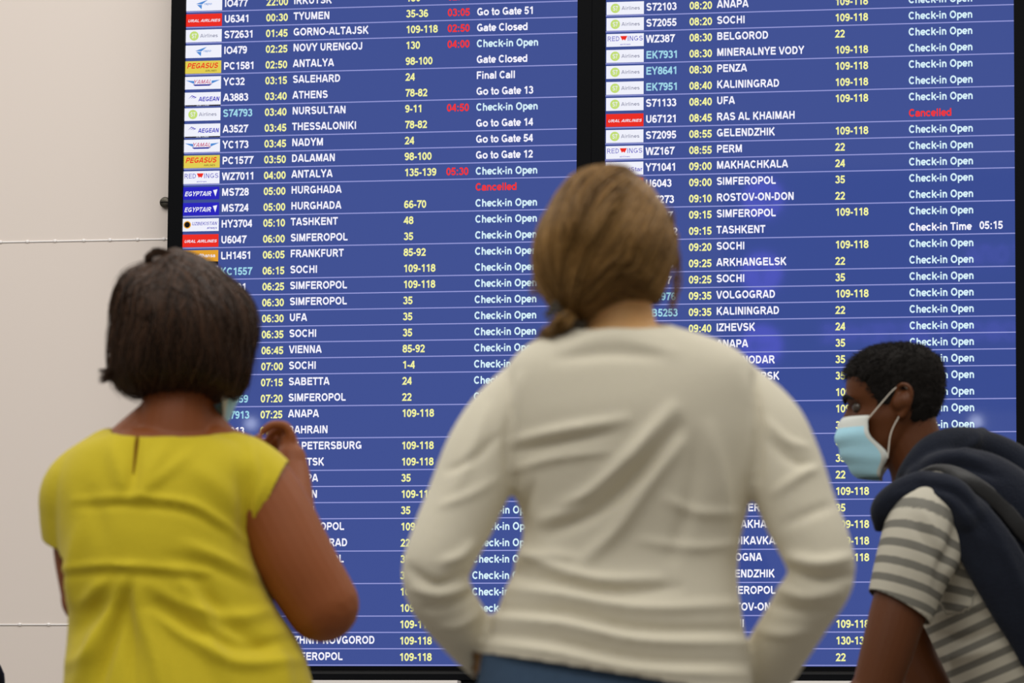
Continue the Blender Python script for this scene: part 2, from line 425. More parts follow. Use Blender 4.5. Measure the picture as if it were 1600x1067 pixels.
def logo(kind, x0, z0, w, h, parent):
    """an airline's card at the start of a row"""
    m = MB(); i = LK.index; y1, y2, y3 = -0.0016, -0.0022, -0.0028
    X = lambda u: x0 + w * u
    Z = lambda t: z0 + h * t
    bg = dict(ural='red', pegasus='yellow', egypt='blue', luft='orange').get(kind, 'white')
    rect(m, X(0), X(1), Z(0), Z(1), y1, i(bg))
    T = lambda s, u, t, hh, col, fit, sh=0.0, bo=0.02: text(m, s, X(u), Z(t), h * hh / 0.716, y2, i(col), fit=w * fit, shear=sh, weight=48 + 800 * bo)
    if kind == 'ural': T('URAL AIRLINES', .06, .46, .22, 'white', .90, .35, .02)
    elif kind == 's7':
        disc(m, X(.235), Z(.5), h * .37, y2, i('green')); text(m, 'S7', X(.165), Z(.5), h * .5, y3, i('white'), fit=w * .14, weight=56)
        T('Airlines', .40, .5, .28, 'grey', .50, 0, .0)
    elif kind == 'iraero':
        poly(m, [(X(.27), Z(.55)), (X(.60), Z(.86)), (X(.44), Z(.50))], y2, i('sky')); poly(m, [(X(.30), Z(.48)), (X(.44), Z(.46)), (X(.43), Z(.12))], y2, i('sky'))
        T('rapo', .50, .55, .2, 'sky', .22, .3, .0)
    elif kind == 'pegasus':
        T('PEGASUS', .06, .62, .42, 'red', .86, .25, .03); T('AIRLINES', .56, .2, .14, 'black', .32, .2, .0)
    elif kind == 'yamal':
        poly(m, [(X(.02), Z(.72)), (X(.26), Z(.66)), (X(.26), Z(.42))], y2, i('sky')); poly(m, [(X(.98), Z(.72)), (X(.74), Z(.66)), (X(.74), Z(.42))], y2, i('sky'))
        T('YAMAL', .24, .58, .32, 'pink', .52, .3, .01); poly(m, [(X(.22), Z(.38)), (X(.76), Z(.38)), (X(.68), Z(.26)), (X(.28), Z(.26))], y2, i('navy'))
    elif kind == 'aegean':
        T('AEGEAN', .39, .46, .34, 'blue', .58, .15, .03)
        for a in (0, .06, .12): poly(m, [(X(.10 + a), Z(.5)), (X(.2 + a), Z(.78 - a)), (X(.32), Z(.62 - a)), (X(.2 + a), Z(.70 - a))], y2, i('indigo'))
        rect(m, X(.02), X(1), Z(-.10), Z(0), y1, i('black')); T('AIR LINE', .33, -.05, .07, 'white', .36, 0, .0)
    elif kind == 'redwings':
        T('RED', .02, .62, .38, 'indigo', .34, 0, -.005); T('INGS', .56, .62, .38, 'indigo', .42, 0, -.005)
        poly(m, [(X(.37), Z(.82)), (X(.56), Z(.82)), (X(.53), Z(.62)), (X(.50), Z(.46)), (X(.46), Z(.56)), (X(.43), Z(.46))], y2, i('red')); T('airlines', .37, .17, .12, 'indigo', .28, 0, .0)
    elif kind == 'egypt':
        T('EGYPTAIR', .05, .46, .36, 'white', .74, .25, .03); poly(m, [(X(.83), Z(.72)), (X(.95), Z(.78)), (X(.93), Z(.55)), (X(.90), Z(.22)), (X(.86), Z(.5))], y2, i('white'))
    elif kind == 'uzbek':
        disc(m, X(.13), Z(.52), h * .30, y2, i('orange')); disc(m, X(.13), Z(.52), h * .22, y3, i('black'))
        T('UZBEKISTAN', .26, .6, .26, 'indigo', .70, .25, .01); T('airways', .68, .26, .18, 'indigo', .28, .25, .01)
    elif kind == 'luft':
        rect(m, X(0), X(1), Z(-.16), Z(.10), y2, i('black')); T('Lufthansa', .32, .58, .3, 'white', .60, 0, .01); disc(m, X(.15), Z(.6), h * .24, y2, i('yellow')); disc(m, X(.15), Z(.6), h * .18, y3, i('orange'))
    elif kind == 'nord':
        T('NordStar', .28, .42, .34, 'indigo', .70, 0, .0)
        for a, b in ((.03, .85), (.1, .92), (.2, .8)): poly(m, [(X(a), Z(b)), (X(.18), Z(.55)), (X(.14), Z(.3)), (X(.15), Z(.55))], y2, i('indigo'))
    return m.build('airline_logo', [LOGO[k] for k in LK], parent, False)

# ------------------------------------------------------------------ departure boards
Z0 = (2.461596697972056 - 1.15) * K + 0.75; H = 0.025864521201521263 * K
row_z = lambda i: Z0 - H * i
EM = 0.66 * H
ROWM = [T_WHITE, T_CYAN, T_CODE, T_YEL, T_RED, T_LINE]
CI = 'Check-in Open'
LEFT = [('iraero', 'IO477', 0, '22:00', 'IRKUTSK', '130', '02:40', ''), ('ural', 'U6341', 0, '00:30', 'TYUMEN', '35-36', '03:05', 'Go to Gate 51'),
 ('s7', 'S72631', 0, '01:45', 'GORNO-ALTAJSK', '109-118', '02:50', 'Gate Closed'), ('iraero', 'IO479', 0, '02:25', 'NOVY URENGOJ', '130', '04:00', CI),
 ('pegasus', 'PC1581', 0, '02:50', 'ANTALYA', '98-100', '', 'Gate Closed'), ('yamal', 'YC32', 0, '03:15', 'SALEHARD', '24', '', 'Final Call'),
 ('aegean', 'A3883', 0, '03:40', 'ATHENS', '78-82', '', 'Go to Gate 13'), ('s7', 'S74793', 2, '03:40', 'NURSULTAN', '9-11', '04:50', CI),
 ('aegean', 'A3527', 0, '03:45', 'THESSALONIKI', '78-82', '', 'Go to Gate 14'), ('yamal', 'YC173', 0, '03:45', 'NADYM', '24', '', 'Go to Gate 54'),
 ('pegasus', 'PC1577', 0, '03:50', 'DALAMAN', '98-100', '', 'Go to Gate 12'), ('redwings', 'WZ7011', 0, '04:00', 'ANTALYA', '135-139', '05:30', CI),
 ('egypt', 'MS728', 0, '05:00', 'HURGHADA', '', '', 'Cancelled'), ('egypt', 'MS724', 0, '05:00', 'HURGHADA', '66-70', '', CI),
 ('uzbek', 'HY3704', 0, '05:10', 'TASHKENT', '48', '', CI), ('ural', 'U6047', 0, '06:00', 'SIMFEROPOL', '35', '', CI),
 ('luft', 'LH1451', 0, '06:05', 'FRANKFURT', '85-92', '', CI), ('plain', 'KC1557', 2, '06:15', 'SOCHI', '109-118', '', CI),
 ('plain', 'SU001', 0, '06:25', 'SIMFEROPOL', '109-118', '', CI), ('plain', '', 0, '06:30', 'SIMFEROPOL', '35', '', CI),
 ('plain', '', 0, '06:30', 'UFA', '35', '', CI), ('plain', '', 0, '06:35', 'SOCHI', '35', '', CI), ('plain', '', 0, '06:45', 'VIENNA', '85-92', '', CI),
 ('plain', '', 0, '07:00', 'SOCHI', '1-4', '', CI), ('plain', 'YC31', 0, '07:15', 'SABETTA', '24', '', CI), ('plain', 'S75559', 2, '07:20', 'SIMFEROPOL', '22', '', CI),
 ('plain', 'EK7913', 2, '07:25', 'ANAPA', '109-118', '', ''), ('plain', 'GF013', 0, '07:25', 'BAHRAIN', '', '', ''),
 ('plain', '', 0, '', 'ST.PETERSBURG', '109-118', '', ''), ('plain', '', 0, '', 'LIPETSK', '109-118', '', ''), ('plain', '', 0, '', 'ANAPA', '35', '', ''),
 ('plain', '', 0, '', 'KAZAN', '109-118', '', ''), ('plain', '', 0, '', 'SOCHI', '35', '', CI), ('plain', '', 0, '', 'SIMFEROPOL', '109-118', '', CI),
 ('plain', '', 0, '', 'KALININGRAD', '22', '', CI), ('plain', '', 0, '', 'SIMFEROPOL', '35', '', CI), ('plain', '', 0, '', '', '35', '', CI),
 ('plain', '', 0, '', '', '109-118', '', CI), ('plain', '', 0, '', '', '109-118', '', CI), ('plain', '', 0, '', '', '109-118', '', ''),
 ('plain', '', 0, '', 'NIZHNIY NOVGOROD', '109-118', '', ''), ('plain', '', 0, '', 'SIMFEROPOL', '109-118', '', CI)]
LSEP = {0, 1, 2, 4, 6, 8, 9, 10, 11, 13, 15, 17, 18, 19, 20, 21, 22, 23, 25, 27, 29, 30, 31, 32, 34, 36, 38, 39, 40, 41}
S7 = 's7'
RIGHT = [(S7, 'S72103', 0, '08:20', 'ANAPA', '109-118', '', CI), (S7, 'S72055', 0, '08:20', 'SOCHI', '109-118', '', CI), ('redwings', 'WZ387', 0, '08:30', 'BELGOROD', '22', '', CI),
 (S7, 'EK7931', 2, '08:30', 'MINERALNYE VODY', '109-118', '', CI), (S7, 'EY8641', 2, '08:30', 'PENZA', '109-118', '', CI), (S7, 'EK7951', 2, '08:40', 'KALININGRAD', '109-118', '', CI),
 (S7, 'S71133', 0, '08:40', 'UFA', '109-118', '', CI), ('ural', 'U67121', 0, '08:45', 'RAS AL KHAIMAH', '', '', 'Cancelled'), (S7, 'S72095', 0, '08:55', 'GELENDZHIK', '109-118', '', CI),
 ('redwings', 'WZ167', 0, '08:55', 'PERM', '22', '', CI), ('nord', 'Y71041', 0, '09:00', 'MAKHACHKALA', '24', '', CI), ('ural', 'U6043', 0, '09:00', 'SIMFEROPOL', '35', '', CI),
 ('plain', 'WZ273', 0, '09:10', 'ROSTOV-ON-DON', '22', '', CI), ('plain', 'SU107', 0, '09:15', 'SIMFEROPOL', '109-118', '', CI), ('plain', 'HY9602', 0, '09:15', 'TASHKENT', '', '', 'Check-in Time 05:15'),
 ('plain', 'S72010', 2, '09:20', 'SOCHI', '109-118', '', CI), ('plain', 'WZ309', 0, '09:25', 'ARKHANGELSK', '22', '', CI), ('plain', 'U6277', 0, '09:25', 'SOCHI', '35', '', CI),
 ('plain', 'S71976', 2, '09:35', 'VOLGOGRAD', '109-118', '', CI), ('plain', 'AB5253', 2, '09:35', 'KALININGRAD', '22', '', CI), ('plain', '', 0, '09:40', 'IZHEVSK', '24', '', CI),
 ('plain', '', 0, '', 'ANAPA', '35', '', CI), ('plain', '', 0, '', 'KRASNODAR', '35', '', CI), ('plain', '', 0, '', 'NOVOSIBIRSK', '35', '', CI), ('plain', '', 0, '', '', '109-118', '', CI),
 ('plain', '', 0, '', 'YEKATERINBURG', '109-118', '', CI), ('plain', '', 0, '', '', '35', '', CI), ('plain', '', 0, '', '', '35', '', ''), ('plain', '', 0, '', '', '35', '', ''),
 ('plain', '', 0, '', '', '22', '', ''), ('plain', '', 0, '', '', '109-118', '', ''), ('plain', '', 0, '', 'ST.PETERSBURG', '35', '', ''), ('plain', '', 0, '', 'ASTRAKHAN', '109-118', '', ''),
 ('plain', '', 0, '', 'VLADIKAVKAZ', '109-118', '', ''), ('plain', '', 0, '', 'BOLOGNA', '109-118', '', ''), ('plain', '', 0, '', 'GELENDZHIK', '', '', ''), ('plain', '', 0, '', 'SIMFEROPOL', '', '', ''),
 ('plain', '', 0, '', 'ROSTOV-ON-DON', '', '', ''), ('plain', '', 0, '', 'SOCHI', '109-118', '', ''), ('plain', '', 0, '', '', '130-139', '', ''), ('plain', '', 0, '', '', '22', '', '')]
RSEP = {0, 1, 3, 5, 7, 8, 9, 10, 12, 14, 16, 17, 18, 19, 20, 21, 22, 24, 26, 28, 29, 30, 31, 33, 35, 37, 38, 39, 40}

XT = {c: v * K for c, v in zip('tgsTGS', (-1.6326734512236991, -1.4005751109309732, -1.2842353840736718, -0.9394507500297005, -0.7072645211271013, -0.5912220786345486))}
cols_l = dict(logo=B(291, 28)[0], fl=B(350.6, 29)[0], t=XT['t'], d=B(458.6, 26)[0], g=XT['g'], e=B(699.5, 20)[0], s=XT['s'])
cols_r = dict(logo=B(948, 12)[0], fl=B(1009.5, 10)[0], t=XT['T'], d=B(1120, 9)[0], g=XT['G'], e=0, s=XT['S'])
bot_z = row_z(41) - 0.56 * H
top_z = row_z(-4)

def board(x0, x1, o0, o1, rows, seps, shift, cols, label, lw):
    root = empty('departure_board', ((o0 + o1) / 2, 0.09, bot_z - 0.036), label, 'departure board', 'departure boards on the wall')
    m = MB(); yb = 0.088
    m.box((o0, -0.012, bot_z - 0.010), (x0, yb, top_z + 0.05)); m.box((x1, -0.012, bot_z - 0.010), (o1, yb, top_z + 0.05))
    m.box((x0, -0.012, top_z), (x1, yb, top_z + 0.05)); m.box((x0, -0.012, bot_z - 0.010), (x1, yb, bot_z - 0.0005))
    m.box((x0, 0.03, bot_z), (x1, yb, top_z))
    m.build('bezel', M_BLACK, root, False)
    MB().box((o0, -0.006, bot_z - 0.0195), (o1, yb, bot_z - 0.0105)).build('lower_rail', M_BLACK2, root, False)
    MB().box((o0, -0.010, bot_z - 0.034), (o1, yb, bot_z - 0.020)).build('bottom_edge', M_BLACK, root, False)
    scn = MB().box((x0, 0.0, bot_z), (x1, 0.03, top_z)).build('screen', M_SCREEN, root, False)
    for j, (lg, fl, flc, tm, ds, gt, et, st) in enumerate(rows):
        i = j + shift; z = row_z(i); y = -0.0012; m = MB()
        rect(m, x0, x1, z - 0.46 * H, z + 0.475 * H, -0.0004, 0); rect(m, x0, x1, z - 0.525 * H, z - 0.46 * H, -0.0004, 1 if j in seps else 0)
        r = m.build('flight_row', [M_SCREEN, T_LINE], root, False)
        def cell(name, s, x, dz, mi):
            if s:
                q = MB(); text(q, s, x, z + dz * H, EM, y, 0); q.build(name, ROWM[mi], r, False)
        cell('flight_number', fl, cols['fl'], 0, flc); cell('departure_time', tm, cols['t'], 0, 3)
        cell('destination', ds, cols['d'], 0.05, 0); cell('check_in_desks', gt, cols['g'], 0, 3); cell('estimated_time', et, cols['e'], 0, 4)
        if st == 'Check-in Time 05:15':
            q = MB(); text(q, 'Check-in Time', cols['s'], z, EM, y, 0); text(q, '05:15', cols['s'] + 4.25 * H, z + 0.03 * H, EM, y, 0); q.build('flight_status', T_WHITE, r, False)
        else: cell('flight_status', st, cols['s'], 0, 4 if st == 'Cancelled' else (1 if st == CI else 0))
        if lg == 'plain':
            q = MB(); rect(q, cols['logo'], cols['logo'] + lw, z - 0.44 * H, z + 0.36 * H, -0.0016, 0)
            q.build('airline_logo', LOGO['white'], r, False)
        else: logo(lg, cols['logo'], z - 0.44 * H, lw, 0.80 * H, r)
    return root

xl0, xl1 = B(290, 100)[0], B(903.3, 60)[0]
xr0, xr1 = B(946.5, 100)[0], B(1585.3, 150)[0]
ol0, mid_x, or1 = B(267.8, 120)[0], B(926, 60)[0], B(1606, 150)[0]
LWID = 2.33 * H
board(xl0, xl1, ol0, mid_x - 0.0005, LEFT, LSEP, 0, cols_l, 'left tall black framed departures screen, listing flights from 22:00 to 07:25', LWID)
board(xr0, xr1, mid_x + 0.0005, or1, RIGHT, RSEP, 1, cols_r, 'right tall black framed departures screen, listing flights from 08:20 onward', LWID)

xp, _ = B(722, 1064)
xq = B(1150, 1064)[0]
M_LEDGE = mat('white_ledge', lin(246, 240, 236), 0.5, 0.4)
struct('trim_3', MB().box((ol0 - .004, -.05, bot_z - .10), (xp - .002, .092, bot_z - .036)), M_LEDGE)
struct('trim_4', MB().box((xq, -.05, bot_z - .10), (or1, .092, bot_z - .036)), M_LEDGE)
sp = MB().box((xp, -0.005, 0.0), (xp + 0.55, 0.086, bot_z - 0.0345))
sp = bevel(sp.build('display_stand', M_BLACK, None, False, (xp + 0.27, 0.05, 0)), 0.004); tag(sp, 'black pillar under the screens behind the woman in white', 'stand')

# ------------------------------------------------------------------ people: shared anatomy
PROF = np.array([  # height, front, back, half width of a head seen from its ear axis
 (-0.118, .070, .030, .020), (-0.111, .085, .012, .033), (-0.096, .089, -.008, .046), (-0.075, .087, -.032, .056), (-0.050, .086, -.056, .063), (-0.025, .088, -.076, .068),
 (0.0, .087, -.089, .071), (0.020, .092, -.095, .0735), (0.040, .093, -.097, .0755), (0.060, .088, -.096, .0755), (0.080, .075, -.087, .070), (0.096, .055, -.069, .057), (0.106, .030, -.044, .038), (0.111, .006, -.020, .012)])
def head_shape(k=5, n=72, grow=0.0, face=True):
    d = crom(PROF, k); th = np.linspace(0, 2 * math.pi, n, endpoint=False); rings = []
    for z, f, b, w in d:
        c, s = np.cos(th), np.sin(th)
        wid = (w + grow) * (1 - 0.16 * np.clip(c, 0, 1) * np.clip((0.03 - z) / 0.1, 0, 1))
        x = (f + b) / 2 + ((f - b) / 2 + grow) * np.sign(c) * np.abs(c) ** (2 / 2.25); y = wid * np.sign(s) * np.abs(s) ** (2 / 2.15)
        zz = np.full(n, z + grow * np.sign(z) * 0.9)
        if face:
            g = lambda y0, sy, z0, sz: np.exp(-((np.abs(y) - y0) / sy) ** 2 - ((z - z0) / sz) ** 2) * (c > 0)
            t = np.clip((0.010 - z) / 0.046, 0, 1) * (z > -0.052)
            fall = 1 if z > -0.036 else max(0, 1 - (-0.036 - z) / 0.014)
            x = x + np.where(c > 0, (0.004 + 0.024 * t) * (t > 0) * fall * np.exp(-(y / (0.009 + 0.007 * t)) ** 2), 0)
            x = x - 0.010 * g(.032, .015, .001, .010) + 0.005 * g(.026, .026, .019, .007) + 0.005 * g(0, .02, -.066, .005) + 0.005 * g(0, .02, -.080, .006) - 0.003 * g(0, .02, -.073, .003) + 0.005 * g(0, .018, -.103, .010)
            y = y + np.sign(y) * 0.004 * g(.05, .02, -.026, .016)
        rings.append(np.stack([x, y, zz], -1))
    return loft(rings)

def frame(yaw, pitch, roll=0.0):
    """rows: forward, left, up of a head; yaw 0 looks away from the camera, positive turns to its right"""
    f = FW * math.cos(yaw) + AX * math.sin(yaw); f = f * math.cos(pitch) + UP * math.sin(pitch); f /= np.linalg.norm(f)
    l = np.cross(UP, f); l /= np.linalg.norm(l); u = np.cross(f, l)
    l2 = l * math.cos(roll) + u * math.sin(roll); u2 = -l * math.sin(roll) + u * math.cos(roll)
    return np.array([f, l2, u2])

def place(vf, c, R): return np.asarray(vf[0]) @ R + c, vf[1]

def ears(c, R):
    out = []
    for s in (-1, 1):
        q = lambda x, y, z: c + np.array([x, s * y, z]) @ R
        rim = [q(-.006, .072, .006), q(-.010, .080, .026), q(-.022, .087, .031), q(-.034, .088, .020), q(-.032, .086, .000), q(-.022, .080, -.018), q(-.012, .074, -.028), q(-.006, .071, -.022)]
        out += [tube(rim, [.004, .0045, .0045, .0045, .0045, .0055, .007, .004], 10, 4), tube([q(-.010, .070, .0), q(-.022, .0795, .004)], [(.016, .020), (.012, .018)], 14, 3, R[0])]
    return out

def finger(pts, r): return tube(pts, np.linspace(r, r * 0.78, len(pts)), 12, 5)

def hand(wr, di, nrm, side, curl=0.5):
    """palm, four bent fingers of their own lengths and a thumb; nrm points out of the palm, the thumb lies toward side"""
    di = np.array(di, float) / np.linalg.norm(di); nrm = np.array(nrm, float) - (np.dot(nrm, di)) * di; nrm /= np.linalg.norm(nrm)
    sd = np.cross(di, nrm); sd = sd if np.dot(sd, side) > 0 else -sd
    out = [tube([wr - di * .03, wr + di * .015, wr + di * .05, wr + di * .085], [(.019, .026), (.018, .032), (.015, .040), (.011, .038)], 18, 5, nrm)]
    for k, (o, ln) in enumerate(((.030, .072), (.010, .080), (-.010, .075), (-.029, .060))):
        p = wr + di * (.082 - .004 * abs(k - 1)) + sd * o; pts = [p - di * .02, p]; a = 0.15
        for seg in (.44, .32, .24):
            a += curl * (0.9 if seg > .4 else 1.0); p = p + (di * math.cos(a) + nrm * math.sin(a)) * ln * seg; pts.append(p)
        out.append(finger(pts, .0086 if k < 3 else .0075))
    b = wr + di * .02 + sd * .026
    out.append(finger([b - sd * .012, b, b + sd * .022 + di * .022 + nrm * .010, b + sd * .026 + di * .048 + nrm * .020, b + sd * .020 + di * .066 + nrm * .026], .0105))
    return out

def shoe(an, toe):
    """closed shoe from the ankle point forward along toe"""
    toe = np.array(toe, float) / np.linalg.norm(toe); a = np.array([an[0], an[1], 0.0])
    return tube([a - toe * .07 + UP * .045, a - toe * .03 + UP * .055, a + toe * .06 + UP * .048, a + toe * .14 + UP * .036, a + toe * .185 + UP * .028], [(.040, .034), (.052, .038), (.044, .044), (.033, .046), (.024, .034)], 20, 5, UP)

def leg_set(hipL, hipR, footL, footR, toe, r0=.088, grow=0.0):
    """two legs from hip to ankle with a knee"""
    out = []
    for h, f in ((hipL, footL), (hipR, footR)):
        h = np.array(h); f = np.array([f[0], f[1], .075]); kn = h * .5 + f * .5 + np.array(toe) * .035
        out.append(tube([h + UP * .02, h * .75 + kn * .25, kn, kn * .55 + f * .45 , f], [r0 + grow, r0 * .88 + grow, r0 * .62 + grow, r0 * .60 + grow * 1.3, r0 * .42 + grow * 1.8], 22, 6))
    return out

# ------------------------------------------------------------------ hair
def hair_mat(name, stops, rough=0.42, spec=0.35):
    m = bpy.data.materials.new(name); m.use_nodes = True; nt = m.node_tree; b = nt.nodes['Principled BSDF']
    g = nt.nodes.new('ShaderNodeNewGeometry'); r = nt.nodes.new('ShaderNodeValToRGB')
    r.color_ramp.elements[0].color = stops[0]; r.color_ramp.elements[1].color = stops[-1]
    for i, c in enumerate(stops[1:-1]): r.color_ramp.elements.new((i + 1) / (len(stops) - 1)).color = c
    nt.links.new(g.outputs['Random Per Island'], r.inputs[0]); nt.links.new(r.outputs[0], b.inputs['Base Color'])
    b.inputs['Roughness'].default_value = rough; b.inputs['Specular IOR Level'].default_value = spec
    return m

class Shell:
    """rounded hair volume: a closed outline (pixels, at distance b) swelled back and front"""
    def __init__(s, outline, centre, b, back, front, e=1.0):
        s.c = P(*centre, b); q = np.array([P(*o, b) for o in outline]) - s.c
        a, z = q @ AX, q @ UP; ph = np.arctan2(z, a); i = np.argsort(ph)
        s.ph = np.concatenate([ph[i] - 2 * math.pi, ph[i], ph[i] + 2 * math.pi]); r = np.hypot(a, z)[i]; s.r = np.concatenate([r, r, r]); s.back, s.front, s.e = back, front, e
    def at(s, ph, ps, lift=0.0):
        """ps > 0 comes toward the camera"""
        ph = (np.asarray(ph, float) + math.pi) % (2 * math.pi) - math.pi; ps = np.asarray(ps, float)
        rho = np.interp(ph, s.ph, s.r) + lift; dep = np.where(ps > 0, s.back, s.front) + lift
        cp = np.cos(ps) ** s.e
        return s.c + (rho * cp * np.cos(ph))[..., None] * AX + (rho * cp * np.sin(ph))[..., None] * UP - (dep * np.sin(ps))[..., None] * FW
    def direc(s, d, lift=0.0):
        d = np.asarray(d); return s.at(np.arctan2(d[:, 2], d[:, 0]), np.arcsin(np.clip(-d[:, 1], -1, 1)), lift)
    def mesh(s, ps0=-0.9, low=-0.3, n=72, m=20):
        rings = []
        ph = np.linspace(-math.pi, math.pi, n, endpoint=False)
        for t in np.linspace(0, 1, m):
            a = np.where(np.sin(ph) > 0.1, ps0, low) * (1 - t) + (math.pi / 2 - 0.03) * t
            rings.append(s.at(ph, a))
        v, f = loft(rings); return v, f

def slerp(a, b, t):
    a = a / np.linalg.norm(a); b = b / np.linalg.norm(b); o = math.acos(max(-1, min(1, float(a @ b)))) + 1e-6
    return (np.outer(np.sin((1 - t) * o), a) + np.outer(np.sin(t * o), b)) / math.sin(o)

def strands(m, paths, r0=0.0009):
    """each path becomes a fine three-sided tapering strand"""
    for p in paths:
        p = np.asarray(p); n = len(p); t = np.gradient(p, axis=0); t /= np.linalg.norm(t, axis=1)[:, None] + 1e-9
        u = np.cross(t, UP + 0.3 * AX); u /= np.linalg.norm(u, axis=1)[:, None] + 1e-9; w = np.cross(t, u)
        r = (r0 * (1.15 - np.linspace(0, 1, n) ** 3))[:, None]
        v = np.stack([p + (u * math.cos(a) + w * math.sin(a)) * r for a in (0.5, 2.6, 4.7)], 1).reshape(-1, 3)
        m.add(v, [(i * 3 + j, i * 3 + (j + 1) % 3, i * 3 + 3 + (j + 1) % 3, i * 3 + 3 + j) for i in range(n - 1) for j in range(3)])

# ------------------------------------------------------------------ people: materials
SKIN_TAN = mat('tanned_skin', lin(142, 78, 38), 0.5, 0.35, 0.05, 120, 0.06, sss=0.08)
SKIN_FAIR = mat('fair_skin', lin(228, 178, 118), 0.5, 0.35, 0.05, 120, 0.05, sss=0.08)
SKIN_BROWN = mat('brown_skin', lin(92, 50, 22), 0.5, 0.3, 0.05, 120, 0.06, sss=0.08)
CL_YEL = mat('yellow_cotton', lin(208, 188, 38), 0.75, 0.2, 0.25, 260, 0.03, sheen=0.15)
CL_WHITE = mat('white_knit_cotton', lin(224, 217, 196), 0.85, 0.15, 0.25, 320, 0.02, sheen=0.15)
CL_JEAN = mat('blue_denim', lin(68, 88, 112), 0.85, 0.15, 0.3, 300, 0.14)
CL_DARK = mat('dark_trousers', lin(44, 46, 54), 0.85, 0.2, 0.2, 200, 0.1)
CL_NAVY = mat('navy_fleece', lin(27, 31, 42), 0.95, 0.1, 0.5, 240, 0.15, sheen=0.1)
SHOE = mat('dark_shoe', lin(40, 38, 38), 0.5, 0.4)
MASKB = mat('pale_blue_mask', lin(178, 228, 246), 0.8, 0.2, 0.1, 150, 0.04)
MASKW = mat('white_mask_band', lin(214, 218, 212), 0.8, 0.2)
LOOPM = mat('white_ear_loop', lin(222, 214, 200), 0.8, 0.2)
H_DARK = hair_mat('dark_brown_hair', [lin(36, 25, 18), lin(60, 42, 30), lin(92, 64, 46)])
H_FAIR = hair_mat('light_brown_hair', [lin(100, 72, 34), lin(142, 106, 56), lin(178, 138, 82)])
H_BLACK = hair_mat('black_hair', [lin(16, 14, 13), lin(26, 23, 21), lin(30, 26, 22)], 0.7, 0.12)
EYE = mat('eye', lin(70, 60, 52), 0.2, 0.5)
TIEM = mat('grey_spiral_tie', lin(84, 78, 68), 0.5, 0.3)
BTN = mat('yellow_button', lin(206, 178, 50), 0.4, 0.4)
STRAP = mat('black_webbing', lin(20, 20, 22), 0.35, 0.5, 0.1, 200)
def foot_at(px, b, dx=0.0, db=0.0): q = P(px, 1000, b); q = q + AX * dx + FW * db; return np.array([q[0], q[1], 0.0])

